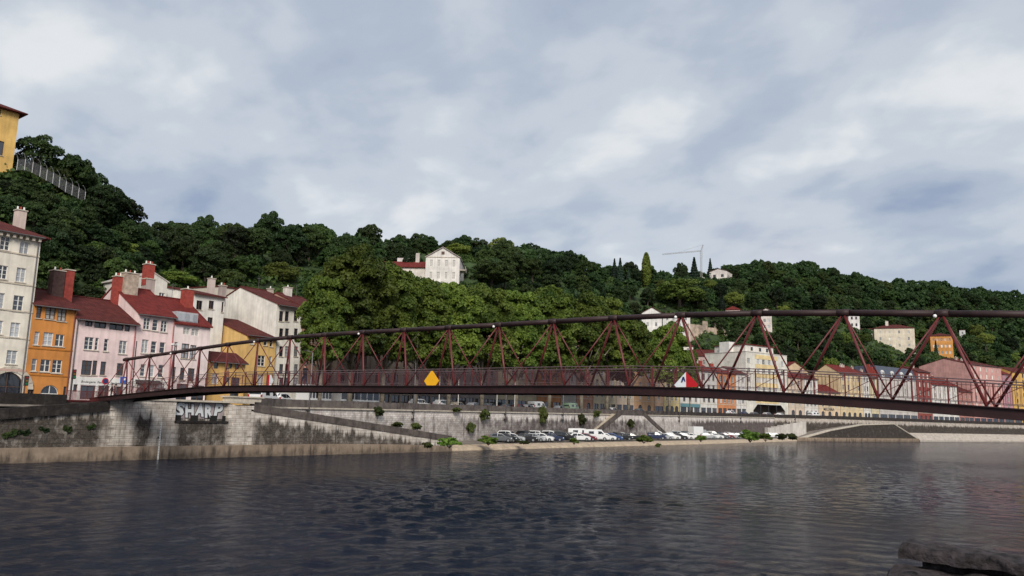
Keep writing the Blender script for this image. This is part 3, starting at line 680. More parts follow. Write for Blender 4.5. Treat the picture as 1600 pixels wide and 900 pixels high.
sign('navigation_sign', 'yellow diamond board on the footbridge railing', 669.5, .30, .66, [('board', YEL, [(-1, 0), (-.6, -.44), (.6, -.44), (1, 0), (.1, .98), (-.1, .98)])])
nmark = [(-.42, .20), (-.30, .20), (-.22, .44), (-.12, .26), (-.04, .26), (-.16, .62), (-.28, .62)]
sign('navigation_sign', 'white and red diamond board on the footbridge, right of centre', 1069.5, .12, .68,
     [('board', WHT, [(-1, 0), (-.84, -.16), (0, -.16), (0, 1)]), ('board', RED, [(0, -.16), (.84, -.16), (1, 0), (0, 1)]), ('painted_mark', BLU, nmark)])
sign('navigation_sign', 'red and white board near the left end of the footbridge', 377, .45, .62,
     [('board', RED, [(-.55, -.6), (.05, -.6), (.05, .85), (-.55, .85)]), ('board', WHT, [(.05, -.6), (.5, -.6), (.95, .05), (.35, .85), (.05, .85)])], yoff=BW-.3)
# ------------------------------------------------------------------ buildings
_wm = {}
def window_mesh(w, h, style):
    k = (round(w, 1), round(h, 1), style)
    if k in _wm: return _wm[k]
    w, h = k[0], k[1]; m = MB(); t = .07
    arch = 'arch' in style; y0, y1 = .10, .15
    if arch:
        r = w/2; vs_ = h-r; n = 8
        for i in range(n):
            a0, a1 = math.pi*i/n, math.pi*(i+1)/n
            o = lambda a, rr: (r-rr*math.cos(a), y0, vs_+rr*math.sin(a))
            m.prism([o(a0, r), o(a1, r), o(a1, r-t), o(a0, r-t)], (0, .05, 0))
        m.box(0, t, y0, y1, 0, vs_); m.box(w-t, w, y0, y1, 0, vs_); m.box(t, w-t, y0, y1, vs_-.04, vs_+.03); m.box(w/2-.035, w/2+.035, y0+.004, y1+.004, 0, h-.05)
    else:
        m.box(0, w, y0, y1, 0, t); m.box(0, w, y0, y1, h-t, h); m.box(0, t, y0, y1, t, h-t); m.box(w-t, w, y0, y1, t, h-t)
        if w > .7: m.box(w/2-.05, w/2+.05, y0+.004, y1-.004, t, h-t)
        if style.startswith('white') or style == 'brown':
            for q in ((.36, .68) if h > 1.3 else (.55,)): m.box(t, w-t, y0+.008, y1-.008, h*q-.022, h*q+.022)
    me = m.mesh('window', FRAME_DARK if ('brown' in style or 'dark' in style) else WHITE)
    p = MB()
    if arch:
        r = w/2; p.poly([(0, .155, 0), (w, .155, 0)] + [(r+r*math.cos(math.pi*i/10), .155, h-r+r*math.sin(math.pi*i/10)) for i in range(11)])
    else: p.poly([(.02, .155, .02), (w-.02, .155, .02), (w-.02, .155, h-.02), (.02, .155, h-.02)])
    pm = {}
    for nm, mt_ in (('g', GLASS), ('c', SKYPANE), ('l', GLINTPANE), ('s', SHUT)): pm[nm] = p.mesh('pane', mt_)
    si = MB().box(-.1, w+.1, -.10, .14, -.10, -.002).mesh('sill', STONE)
    sh = MB().box(-w*.5, -.03, -.06, -.012, 0, h); sh.box(w+.03, w*1.5, -.06, -.012, 0, h)
    _wm[k] = (me, pm, si, sh.mesh('shutter', SHUT)); return _wm[k]

class Bld:
    def __init__(s, name, label, P0, P1, z0, h, depth, col, roof='gable', rise=2.4, roofm=None, cat='house', group=None, over=.4, gable_mat=None, back_h=None):
        P0, P1 = np.array(P0, float)[:2], np.array(P1, float)[:2]; d = P1-P0; s.W = float(np.linalg.norm(d)); s.t = d/s.W; s.P0 = P0; s.z0 = z0; s.h = h; s.depth = depth
        s.n = np.array([-s.t[1], s.t[0]])              # inward
        s.col = col; s.roof = roof; s.rise = rise; s.roofm = roofm or ROOF; s.over = over; s.holes = []; s.wins = []
        s.root = thing(name, label, cat, (float(P0[0]), float(P0[1]), z0), math.atan2(s.t[1], s.t[0]), group)
        s.gm = gable_mat
    def uv(s, x, y):                                   # picture point on the facade plane -> metres along, metres up
        d = ray(x, y); # (EYE + d t - P0).n = 0
        t = ((s.P0 - EYE[:2]) @ s.n)/(d[:2] @ s.n); P = EYE + d*t
        return float((P[:2]-s.P0) @ s.t), float(P[2]-s.z0)
    def win_px(s, x0, y0, x1, y1, style='white', pane='g', sill=True, shutters=False):
        xm, ym = (x0+x1)/2, (y0+y1)/2
        u0, u1 = s.uv(x0+.3, ym)[0], s.uv(x1-.3, ym)[0]; v1, v0 = s.uv(xm, y0)[1], s.uv(xm, y1)[1]
        s.win(u0, u1, v0, v1, style, pane, sill, shutters)
    def win(s, u0, u1, v0, v1, style='white', pane='g', sill=True, shutters=False):
        u0 = max(.12, u0); u1 = min(s.W-.12, u1); v0 = max(.02, v0); v1 = min(s.h-.08, v1)
        w, h = round(u1-u0, 1), round(v1-v0, 1)
        if w < .3 or h < .3: return
        for (a, b, c, d_, *_r) in s.holes:
            if u0 < b+.06 and u0+w > a-.06 and v0 < d_+.06 and v0+h > c-.06: return
        s.holes.append((u0, u0+w, v0, v0+h, 'arch' in style))
        s.wins.append((u0, v0, w, h, style, pane, sill, shutters))
    def grid(s, cols, rows, u0=None, u1=None, ww=1.0, wh=1.7, style='white', panes='gggc', sill=True, shutters=False):
        u0 = .6 if u0 is None else u0; u1 = s.W-.6 if u1 is None else u1
        for v in rows:
            for c in range(cols):
                u = u0 + (u1-u0)*(c+.5)/cols; s.win(u-ww/2, u+ww/2, v, v+wh, style, random.choice(panes), sill, shutters)
    def arches(s, n, h=2.9, w=1.7, v0=.02, u0=None, u1=None, style='dark_arch'):
        u0 = .3 if u0 is None else u0; u1 = s.W-.3 if u1 is None else u1
        for c in range(n):
            u = u0+(u1-u0)*(c+.5)/n; s.win(u-w/2, u+w/2, v0, v0+h, style, 'g', False)
    def shop(s, n, h=2.5, style='dark'):
        for c in range(n):
            a, b = s.W*c/n+.25, s.W*(c+1)/n-.25
            s.win(a, b, .05 if c % 2 else .4, h, style, 'g', False)
    def build(s):
        W, h, D = s.W, s.h, s.depth; m = MB()
        us = sorted({0.0, W} | {a for q in s.holes for a in q[:2]}); vs_ = sorted({0.0, h} | {a for q in s.holes for a in q[2:4]})
        us = [u for i, u in enumerate(us) if i == 0 or u-us[i-1] > 1e-4]; vs_ = [v for i, v in enumerate(vs_) if i == 0 or v-vs_[i-1] > 1e-4]
        for va, vb in zip(vs_, vs_[1:]):
            run = None
            for ua, ub in list(zip(us, us[1:]))+[(None, None)]:
                solid = ua is not None and not any(q[0] < (ua+ub)/2 < q[1] and q[2] < (va+vb)/2 < q[3] for q in s.holes)
                if solid: run = (run[0], ub) if run else (ua, ub)
                elif run: m.poly([(run[0], 0, va), (run[1], 0, va), (run[1], 0, vb), (run[0], 0, vb)]); run = None
        r = .2
        for a, b, c, d, arch in s.holes:
            m.poly([(a, 0, c), (a, 0, d), (a, r, d), (a, r, c)]); m.poly([(b, 0, d), (b, 0, c), (b, r, c), (b, r, d)])
            m.poly([(a, 0, d), (b, 0, d), (b, r, d), (a, r, d)]); m.poly([(a, 0, c), (a, r, c), (b, r, c), (b, 0, c)])
            if arch:
                R = (b-a)/2; k = 6; cx, cz = (a+b)/2, d-R
                for sg in (-1, 1):
                    arc = [(cx+sg*R*math.cos(math.pi/2*i/k), 0, cz+R*math.sin(math.pi/2*i/k)) for i in range(k+1)]
                    for p, q in zip(arc, arc[1:]): m.poly([p, q, (cx+sg*R, 0, d)])
        zt = -1.5
        front_ext = [(0, 0, zt), (W, 0, zt), (W, 0, 0), (0, 0, 0)]; m.poly(front_ext)
        e = s.rise; rf = s.roof
        if rf == 'gable':
            pl = [(0, zt), (0, h), (D/2, h+e), (D, h), (D, zt)]
        elif rf == 'shed': pl = [(0, zt), (0, h), (D, h+e), (D, zt)]
        else: pl = [(0, zt), (0, h), (D, h), (D, zt)]
        m.poly([(0, y, z) for y, z in pl]); m.poly([(W, y, z) for y, z in reversed(pl)])
        zb = h+e if rf == 'shed' else h
        m.poly([(W, D, zt), (0, D, zt), (0, D, zb), (W, D, zb)])
        if rf == 'gable_front':
            m.poly([(0, 0, h), (W, 0, h), (W/2, 0, h+e)]); m.poly([(W, D, h), (0, D, h), (W/2, D, h+e)])
        link('wall', m.mesh('wall', plaster(s.col)), s.root)
        o = s.over; t = .16; m = MB(); so_ = .12
        def slab(pts): m.prism(pts, (0, 0, t))
        if rf == 'gable':
            sl_ = e/(D/2); slab([(-so_, -o, h-o*sl_+.01), (W+so_, -o, h-o*sl_+.01), (W+so_, D/2, h+e+.01), (-so_, D/2, h+e+.01)])
            slab([(-so_, D/2+.001, h+e+.01), (W+so_, D/2+.001, h+e+.01), (W+so_, D+.2, h-.2*sl_+.01), (-so_, D+.2, h-.2*sl_+.01)])
        elif rf == 'shed':
            sl_ = e/D; slab([(-so_, -o, h-o*sl_+.01), (W+so_, -o, h-o*sl_+.01), (W+so_, D+.1, h+e+.02), (-so_, D+.1, h+e+.02)])
        elif rf == 'hip':
            i_ = min(W, D)/2*.98; k = o
            A = [(-k, -k, h), (W+k, -k, h), (W+k, D+k, h), (-k, D+k, h)]
            if W >= D: R0, R1 = (i_, D/2, h+e), (W-i_, D/2, h+e)
            else: R0, R1 = (W/2, i_, h+e), (W/2, D-i_, h+e)
            m.poly(list(reversed(A)))
            A2 = [(x, y, z+.14) for x, y, z in A]
            for i in range(4): j = (i+1) % 4; m.poly([A[i], A[j], A2[j], A2[i]])
            if W >= D:
                m.poly([A2[0], A2[1], R1, R0]); m.poly([A2[1], A2[2], R1]); m.poly([A2[2], A2[3], R0, R1]); m.poly([A2[3], A2[0], R0])
            else:
                m.poly([A2[0], A2[1], R0]); m.poly([A2[1], A2[2], R1, R0]); m.poly([A2[2], A2[3], R1]); m.poly([A2[3], A2[0], R0, R1])
        elif rf == 'gable_front':
            sl_ = e/(W/2)
            slab([(-.3, -o, h-.3*sl_), (W/2, -o, h+e+.01), (W/2, D+.1, h+e+.01), (-.3, D+.1, h-.3*sl_)]); slab([(W/2, -o, h+e+.01), (W+.3, -o, h-.3*sl_), (W+.3, D+.1, h-.3*sl_), (W/2, D+.1, h+e+.01)])
        elif rf == 'mansard':
            i_ = 1.3; A = [(-.1, -.15, h), (W+.1, -.15, h), (W+.1, D+.1, h), (-.1, D+.1, h)]; B = [(.3, i_, h+e), (W-.3, i_, h+e), (W-.3, D-i_, h+e), (.3, D-i_, h+e)]
            for i in range(4): j = (i+1) % 4; m.poly([A[i], A[j], B[j], B[i]])
            m.poly(B); m.poly(list(reversed(A)))
        else:
            m.box(-.1, W+.1, -.1, D+.1, h+.002, h+.22)
        s.roof_o = link('roof', m.mesh('roof', s.roofm), s.root)
        if rf == 'gable' and e > 1.5:
            rc = MB(); n_ = max(4, int(W/.45))
            for i in range(n_): rc.tube((W*i/n_, D/2, h+e+.17), (W*(i+1)/n_+.04, D/2, h+e+.19), .13, 6, .11)
            link('ridge_tiles', rc.mesh('ridge_tiles', s.roofm), s.roof_o)
            if W > 4:
                ae = MB(); ux = W*random.uniform(.2, .8); zz = h+e+.1; ae.tube((ux, D/2, zz), (ux, D/2, zz+2.0), .025, 5)
                for q in range(5): ae.tube((ux-.35+.05*q, D/2-.3+q*.15, zz+1.8), (ux+.35-.05*q, D/2-.3+q*.15, zz+1.8), .012, 4)
                ae.tube((ux, D/2-.4, zz+1.8), (ux, D/2+.45, zz+1.8), .015, 4); link('aerial', ae.mesh('aerial', GUTTER), s.root)
        for u0, v0, w, hh, style, pane, sill, shut in s.wins:
            me, pm, si, sh = window_mesh(w, hh, style)
            wo = link('door' if v0 < .12 else 'window', me, s.root, (u0, 0, v0)); link('pane', pm[pane], wo)
            if sill and v0 > .3: link('sill', si, wo)
            if shut: link('shutters', sh, wo)
        return s
    def local(s, name, mb, material, parent=None, smooth=False): return link(name, mb.mesh(name, material, (0,0,0), smooth), parent or s.root)
    def band(s, v, hgt=.18, out=.06, material=None, name='string_course'):
        m = MB().box(-.02, s.W+.02, -out, .001, v, v+hgt); s.local(name, m, material or STONE)
    def chimney(s, u, y, z, w, d, h, material, pots=3, two=None):
        m = MB().box(u-w/2, u+w/2, y-d/2, y+d/2, z, z+h); 
        c = s.local('chimney', m, material)
        link('cap', MB().box(u-w/2-.08, u+w/2+.08, y-d/2-.08, y+d/2+.08, z+h, z+h+.12).mesh('cap', STONE), c)
        for i in range(pots):
            uu = u-w/2+w*(i+.5)/pots; link('chimney_pot', MB().tube((uu, y, z+h+.12), (uu, y, z+h+.5), .11, 8, .09).mesh('chimney_pot', BRICK_RED if i % 2 else WHITE), c)
        return c
    def chimney_px(s, x, ytop, ybot, wpx, yd, d, material, pots=3):
        P0 = s.P0; s.P0 = s.P0 + s.n*yd; u, vt = s.uv(x, ytop); ub, vb = s.uv(x, ybot); u2, _ = s.uv(x+wpx, ytop); s.P0 = P0
        return s.chimney((u+ub)/2, yd, vb-.8, abs(u2-u), d, vt-vb+.8, material, pots)
    def pipe(s, u, v0=0, v1=None, material=None):
        s.local('drainpipe', MB().tube((u, -.08, v0), (u, -.08, v1 or s.h-.1), .06, 6), material or GUTTER)
    def gutter(s):
        z = s.h-s.over*(s.rise/(s.depth/2) if s.roof == 'gable' else 0)
        s.local('gutter', MB().tube((-.1, -s.over-.05, z+.02), (s.W+.1, -s.over-.05, z+.02), .07, 6), GUTTER)
def text_mesh(body, size, material, offset=0.0, shear=0.0, extrude=.004):
    cu = bpy.data.curves.new('lettering', 'FONT'); cu.body = body; cu.size = size; cu.shear = shear; cu.offset = offset; cu.extrude = extrude; cu.resolution_u = 3
    o = bpy.data.objects.new('lettering', cu); C.objects.link(o); dg = bpy.context.evaluated_depsgraph_get()
    me = bpy.data.meshes.new_from_object(o.evaluated_get(dg)); bpy.data.objects.remove(o); bpy.data.curves.remove(cu)
    me.materials.clear(); me.materials.append(material); return me
def put_text(parent, me, loc, width=None, rot=None):
    o = link('lettering', me, parent, loc); o.rotation_euler = rot or (math.pi/2, 0, 0)
    if width:
        w = max(v.co.x for v in me.vertices)-min(v.co.x for v in me.vertices); o.scale = (width/w,)*3
    return o
INK = plain('lettering_dark', (.03, .025, .03), .6)

# ---- the left row, measured on the facade line Y = 91
YF = 91.0; ZS = 5.7
def xat(x, y): return float(at_Y(x, y, YF)[0])
X_a, X_b, X_c, X_d, X_e = xat(51, 490), xat(112, 560), xat(209, 560), xat(268, 560), xat(325, 560)
def zat(x, y): return float(at_Y(x, y, YF)[2])-ZS
# cream house
b = Bld('town_house', 'tall cream town house with five storeys at the left edge', (X_a-15, YF), (X_a-.03, YF), ZS, zat(66, 374), 12, (.76,.70,.60), 'hip', 3.0, over=.7)
for r_ in ((370, 391, (0, 16)), (377.6, 397.4, (30.3, 46.2)), (414, 436, (-4, 12.4)), (419, 441, (25, 41)), (458, 482, (-9, 7)), (462, 486, (20, 37)), (504.7, 526.8, (15.6, 31.5)), (500, 522, (-13, 4)), (548, 569, (9.7, 27.4))):
    b.win_px(r_[2][0], r_[0], r_[2][1], r_[1], 'white', random.choice('gcc'))
for y_, xx in ((366, -22), (410, -32), (454, -36), (496, -40), (543, -20)): b.win_px(xx, y_, xx+16, y_+22, 'white', 'g')
uc, _ = b.uv(14.7, 603); b.win(uc-1.75, uc+1.75, .02, 2.75, 'dark_arch', 'g', False); b.win(uc-7.2, uc-3.7, .02, 2.75, 'dark_arch', 'g', False)
b.build()
for y_ in (400, 447, 489, 531): _, v = b.uv(45, y_); b.band(v, .16, .07, plaster((.60,.52,.42)))
_, v = b.uv(30, 581); b.band(v, .25, .1, plaster((.52,.36,.30)))
m = MB(); 
for k in range(26): u = b.W-.3-k*.62; m = MB().box(u-.13, u+.13, -.55, .001, b.h-.42, b.h-.02); b.local('cornice_bracket', m, STONE)
b.local('cornice', MB().box(-.05, b.W+.1, -.68, .002, b.h-.018, b.h-.002), STONE)
ar = MB(); R = 1.75
for i in range(10):
    a0, a1 = math.pi*i/10, math.pi*(i+1)/10
    q = lambda a, r: (uc+r*math.cos(a), -.09, 1.0+r*math.sin(a)); st_ = MB().prism([q(a0+.01, R), q(a0+.01, R+.55), q(a1-.01, R+.55), q(a1-.01, R)], (0, .1, 0)); b.local('arch_stone', st_, STONE)
b.pipe(b.W-.25); b.gutter()
b.chimney_px(31, 330, 352, 15, 3.0, .9, plaster((.62,.5,.44)), 3)
# orange house
b = Bld('town_house', 'orange town house between the cream house and the pale pink one', (X_a, YF), (X_b-.02, YF), ZS, zat(122, 483), 11, (.60,.245,.065), 'gable', 2.2, over=.5)
for q in ((57,473,65,497),(71,477.6,87,499),(90,479,105,502)): b.win_px(*q, 'brown', 's' if q[0] > 60 else 'g')
for q in ((53,518,62,539),(67,519,83,540),(86,522,101,541.5)): b.win_px(*q, 'white', 'c' if q[0] < 80 else 'g')
for q in ((49,561,57,580),(62.6,561,79,581),(81,562,97,583)): b.win_px(*q, 'white', 'g' if q[0] > 55 else 'c')
b.win_px(43, 600, 54, 622, 'dark_arch', 'g', False); b.win_px(63, 601, 91, 624, 'white_arch', 'g', False); b.win_px(98.5, 604, 103, 620, 'brown', 'g', False)
b.build(); OR2 = plaster((.46,.17,.03))
for y_ in (547, 588): _, v = b.uv(80, y_); b.band(v, .14, .06, OR2)
b.pipe(b.W-.15, 0, None, mat('pipe_red', (.16,.05,.04), .6)); b.gutter()
b.chimney_px(88, 424, 462, 18, 4.0, 1.2, mat('chimney_dark_brown', (.09,.05,.045), .9, .3, 3), 2); b.chimney_px(105, 423, 466, 13, 3.9, 1.1, BRICK_RED, 0)  # dark brown stack next to a red one
# pale pink house with the bakery
PK = (.80,.62,.60)
b = Bld('town_house', 'pale pink town house with a white bakery front and loft openings', (X_b, YF), (X_c-.02, YF), ZS, zat(214, 506), 12, PK, 'gable', 2.9, over=.6)
for q in ((133,497,145,510),(147.5,499.5,167,513),(171,502,193,516),(195,505,203,518)): b.win_px(*q, 'dark', 'g', False)
for q in ((131.5,527,146,546.5),(148,528,155,547.5),(162,530,170,549),(185.6,532.6,199,553)): b.win_px(*q, 'white', 'c' if q[0] > 180 else 'g')
for q in ((127,563,143,586),(144,564,152,586),(156.5,565,165,586),(182,568,194,587)): b.win_px(*q, 'brown', 'g')
for q in ((114.5,601,121,612),(125,602,148.5,624),(153,602,171,624),(177,603,192,624)): b.win_px(*q, 'dark', 'g' , False)
b.build(); b.gutter(); b.pipe(.2); b.pipe(b.W-.15, 0, None, mat('pipe_pink', (.40,.13,.13), .6))
_, v = b.uv(150, 590); 
SHOPW = plaster((.74,.72,.68)); sf = MB()
fr = MB(); fr.box(.1, b.W-.1, -.05, -.001, v-.85, v); b.local('shop_fascia', fr, SHOPW)
for ua, ub in ((.1, b.uv(114, 606)[0]), (b.uv(121.4, 606)[0], b.uv(124.6, 606)[0]), (b.uv(149, 606)[0], b.uv(152.6, 606)[0]), (b.uv(171.4, 606)[0], b.uv(176.6, 606)[0]), (b.uv(192.4, 606)[0], b.W-.1)):
    if ub > ua+.1: b.local('shop_pilaster', MB().box(ua, ub, -.05, -.001, 0, v-.852), SHOPW)
u0, _ = b.uv(126, 597); u1, _ = b.uv(196, 599)
put_text(b.root, text_mesh('Boulangerie  Patisserie  Sandwicherie', .5, INK, .004, .25), (u0, -.058, v-.62), u1-u0)
# white gable wall piece and chimneys between the roofs
b.chimney_px(184.5, 433, 470, 14, 5.5, 1.1, BRICK_RED, 4); 
# pink house with red roof
b = Bld('town_house', 'pink town house with bright red roof behind the left end of the bridge', (X_c, YF), (X_d-.02, YF), ZS, zat(270, 495), 13, PK, 'gable', 3.6, ROOFR, over=.45)
for q in ((224,496,234.7,515),(238,498,248,517),(251,501,261,519),(221,531,231.5,552),(235.5,533,245,552),(249,535,258.7,552),(219,568.5,228,588),(232,570.6,242,589),(246.7,570.6,256,590)): b.win_px(*q, 'white', random.choice('ggc'))
b.win_px(211, 604, 234, 624, 'dark_arch', 'g', False); b.win_px(240, 606, 258, 624, 'dark', 'g', False)
b.build(); b.gutter(); b.pipe(b.W-.1, 0, None, mat('pipe_pink', (.40,.13,.13), .6)); _, v = b.uv(240, 593)
b.local('shop_fascia', MB().box(.1, b.W-.1, -.05, -.001, v-1.0, v), SHOPW); u0, _ = b.uv(211, 598); u1, _ = b.uv(246, 601)
put_text(b.root, text_mesh('Maison  Ch', .5, INK, .004, .25), (u0, -.058, v-.68), u1-u0)
b.local('awning', MB().prism([(b.uv(210, 604)[0], -.02, 2.65), (b.uv(210, 604)[0], -.9, 2.2), (b.uv(210, 604)[0], -.9, 2.15), (b.uv(210, 604)[0], -.02, 2.55)], (3.0, 0, 0)), DARKMETAL)
b.chimney_px(201, 428, 475, 21, 5.0, 1.3, mat('chimney_beige', (.42,.33,.26), .9, .3, 2, .4, 8), 3); b.chimney_px(231, 437, 462, 14, 8, 1.2, plaster((.42,.34,.31)), 0); b.chimney_px(232, 414, 437, 12.5, 8, 1.1, BRICK_RED, 4)
# third pink house
b = Bld('town_house', 'pink town house with a glazed dormer strip, last of the pink row', (X_d, YF), (X_e, YF), ZS, zat(325, 510), 12, (.82,.68,.66), 'gable', 3.6, ROOFR, over=.35)
for q in ((286,511,297,523),(299,513,311,525)): b.win_px(*q, 'white', 's', False)
for q in ((272,535,278,549),(283,537,295,560),(296.5,539,306.7,561),(281,575,289,594),(293,576,304,596),(268,574,274.7,593)): b.win_px(*q, 'brown', random.choice('gc'))
b.win(1, 2.4, .02, 2.4, 'dark', 'g', False); b.win(3, 5.4, .3, 2.3, 'dark', 'g', False); b.build()
ua, va = b.uv(276, 503); ub, vb = b.uv(311, 491)
dm = b.local('dormer', MB().box(ua, ub, .15, 2.6, b.h+.05, b.h+1.45), plaster((.45,.44,.46)))
for i in range(5):
    uu = ua+.08+(ub-ua-.16)*i/5; link('window', MB().box(uu+.05, uu+(ub-ua)/5-.1, .09, .14, b.h+.35, b.h+1.25).mesh('window', SKYPANE), dm)
b.chimney_px(292, 453, 486, 13, 4.6, 1.2, BRICK_RED, 1)
# set-back group between the pink row and the plane trees
def px_building(name, label, xl_, xr_, y_eave, Yp, depth, col, roof='gable', rise=2.0, base=None, roofm=None, slope=0.0, **kw):
    A = at_Y(xl_, y_eave, Yp); B_ = at_Y(xr_, y_eave, Yp); base = ZS if base is None else base
    return Bld(name, label, (A[0], Yp), (B_[0], Yp+slope), base, float((A[2]+B_[2])/2)-base, depth, col, roof, rise, roofm, **kw)
YEW = (.68,.42,.15)
b = px_building('low_house', 'low yellow house with brown roof beside the pink row', 327, 384, 565, 92.5, 5, YEW, 'gable', 1.2, over=.5)
for q in ((334,566,341,576),(358,566,363,576),(367,567,374,577)): b.win_px(*q, 'brown', 'g', False)
b.win_px(331, 584, 342, 600, 'white', 'c', False); b.win_px(360, 590, 374, 620, 'brown', 'g', False); b.build(); b.gutter()
b = px_building('yellow_house', 'tall yellow house with a sloping brown roof, right of the low yellow house', 386, 432, 527, 97.5, 10, (.68,.44,.17), 'shed', 3.2, over=.6)
for q in ((391,531,397,538),(412,530,418,540),(421.5,530,427,542),(402.5,555,414.5,572),(420,557,425,571),(402,586,412,606),(418,587,425,603)): b.win_px(*q, 'white', random.choice('gc'))
b.build(); b.gutter()
WGR = (.78,.75,.70)
b = px_building('apartment_house', 'pale grey house with two upper windows behind the pink row', 302, 352, 462, 103, 8, WGR, 'shed', 1.6, over=.5)
for q in ((306.6,470,316,484),(326,470,335,483),(354-8,472,364-14,488),(324,496,333,509)): b.win_px(*q, 'dark', 'g')
b.build(); b.chimney_px(347, 447, 470, 8, 1.5, .8, plaster((.40,.33,.30)), 2); b.chimney_px(330, 436, 455, 8, 5, .8, plaster((.5,.42,.38)), 1)
b = px_building('apartment_house', 'tall cream apartment house with blank side wall left of the plane trees', 433, 474, 478, 98, 19, (.80,.76,.69), 'gable', 3.2, over=.7)
for yy in (486, 513, 541, 569, 590):
    for xx in (436, 445, 459): b.win_px(xx, yy, xx+6.5, yy+16, 'brown', random.choice('gggc'))
b.build(); b.gutter(); b.chimney_px(449, 450, 470, 9, 6, .9, plaster((.66,.6,.55)), 1); b.chimney_px(422, 452, 466, 6, 9, .8, plaster((.5,.42,.36)), 1)
b = px_building('apartment_house', 'white flat topped block behind the roofs left of the plane trees', 345, 397, 452, 112, 9, (.64,.58,.49), 'shed', .4, over=.2); b.build()
b = px_building('apartment_house', 'white gabled house rising behind the red roofs', 213, 262, 437, 105, 9, (.66,.62,.56), 'gable_front', 1.0, over=.1, roofm=plaster((.5,.46,.42)))
b.win_px(248, 457, 257, 470, 'white', 'g'); b.build()
b = px_building('apartment_house', 'small white house with two windows above the third pink house', 263, 288, 452, 108, 8, (.72,.70,.67), 'shed', 1.4, over=.2)
b.win_px(272, 457, 278, 471, 'white', 'g', False); b.win_px(280, 459, 285.5, 472, 'white', 'g', False); b.build()
b = px_building('apartment_house', 'brownish pink house partly hidden by the first plane tree', 474.5, 520, 484, 98.2, 12, (.46,.27,.20), 'gable', 2.5, slope=.8)
b.grid(3, [3.6, 6.8, 10, 13.2], ww=1.0, wh=1.8, style='brown'); b.shop(3); b.build()

# ---- buildings behind the trees and the long right-hand row: they follow the facade line
FL = [(p[0], p[1]) for p in dens(F_C, 6)]
def row_house(label, x0, x1, ye, col, floors=None, cols=3, roof='gable', rise=2.3, roofm=None, base='arch', style='white', panes='gggc', depth=11, wh=1.85, ww=1.2, lit=None, cat='house', shut=False, chim=1, name='town_house'):
    A, B_ = on_line(x0, 645, FL), on_line(x1, 645, FL); z0 = street_z((A[0]+B_[0])/2); mid = (A+B_)/2
    h = height_on(mid[0], mid[1], ye)-z0
    b = Bld(name, label, A, B_, z0, h, depth, col, roof, rise, roofm, cat=cat, group='houses along the quay')
    gh = 3.7; n = floors or max(1, round((h-gh)/3.15)); fh = (h-gh)/n
    if base == 'arch': b.arches(max(1, cols), 2.7, min(1.9, b.W/max(1, cols)-.7))
    elif base == 'shop': b.shop(max(1, cols))
    for k in range(n):
        b.grid(cols, [gh+k*fh+.55*min(1, fh/3)], ww=ww, wh=min(wh, fh-1.0), style=style, panes=(lit if lit and k >= n-2 else panes), shutters=shut)
    b.build(); b.band(gh-.1, .16, .06)
    if roof == 'gable': b.gutter()
    for k in range(chim): b.chimney(random.uniform(.15, .85)*b.W, depth*.42, h+rise*.55, random.uniform(.8, 1.5), .7, random.uniform(1.6, 2.6), random.choice([BRICK_RED, plaster((.5,.38,.33)), plaster((.6,.52,.46))]), 2)
    return b
CRM, PEA, OCH, GRY, WHI = (.62,.52,.36), (.62,.37,.21), (.60,.40,.17), (.52,.48,.45), (.68,.65,.61)
row_house('grey brown house with dark shops behind the first plane trees', 522, 575, 520, (.36,.28,.24), cols=4, base='shop', style='brown')
row_house('pale house behind the plane trees left of the yellow board', 576, 640, 520, (.42,.34,.28), cols=4, base='shop', style='brown')
row_house('dark glazed shop house under the plane trees, right of the yellow board', 641, 715, 525, (.30,.24,.22), cols=5, base='shop', style='dark')
row_house('grey house with tall dark glazing under the plane trees', 716, 775, 528, (.34,.29,.27), cols=5, base='shop', style='dark')
row_house('sand coloured house in the middle of the plane tree row', 776, 838, 530, CRM, cols=4, base='shop')
row_house('orange house with a wide dark doorway behind the plane trees', 839, 876, 532, (.55,.25,.12), cols=3, base='shop')
row_house('grey house with narrow dark shopfronts behind the plane trees', 877, 900, 534, GRY, cols=2, base='shop')
row_house('salmon house with two dark arches behind the plane trees', 901, 926, 535, (.55,.29,.20), cols=2, base='arch')
row_house('cream house with close-set windows at the end of the plane trees', 927, 962, 540, CRM, cols=4, base='shop')
row_house('beige house with a red shop sign left of the arcaded peach house', 963, 991, 545, (.60,.48,.38), cols=3, base='shop')
row_house('peach house with two pale stone arches left of the three-arched house', 992, 1022, 560, PEA, cols=2, base='arch')
row_house('peach house behind the small street tree', 1023, 1037, 562, (.58,.38,.26), cols=1, base='shop')
row_house('cream yellow house with three small dark arches', 1038, 1062, 566, (.68,.54,.27), cols=3, base='arch')
bb = row_house('white house with a teal shopfront', 1063, 1094, 574, WHI, cols=3, base='shop', style='dark', wh=1.9)
bb.local('shop_fascia', MB().box(.1, bb.W-.1, -.12, -.01, 2.55, 3.5), plain('teal_paint', (.10,.22,.25), .5))
row_house('white house with grey shopfronts beside the orange house', 1095, 1121, 580, WHI, cols=3, base='shop', style='dark', roofm=ROOFR, wh=2.0)
row_house('bright orange house with red hipped roof', 1122, 1150.5, 584, (.58,.24,.11), cols=4, base='shop', roof='hip', rise=2.6, roofm=ROOFR, wh=1.9)
row_house('narrow white house between the orange house and the tall cream block', 1151, 1166.5, 584, WHI, cols=2, base='shop', chim=0)
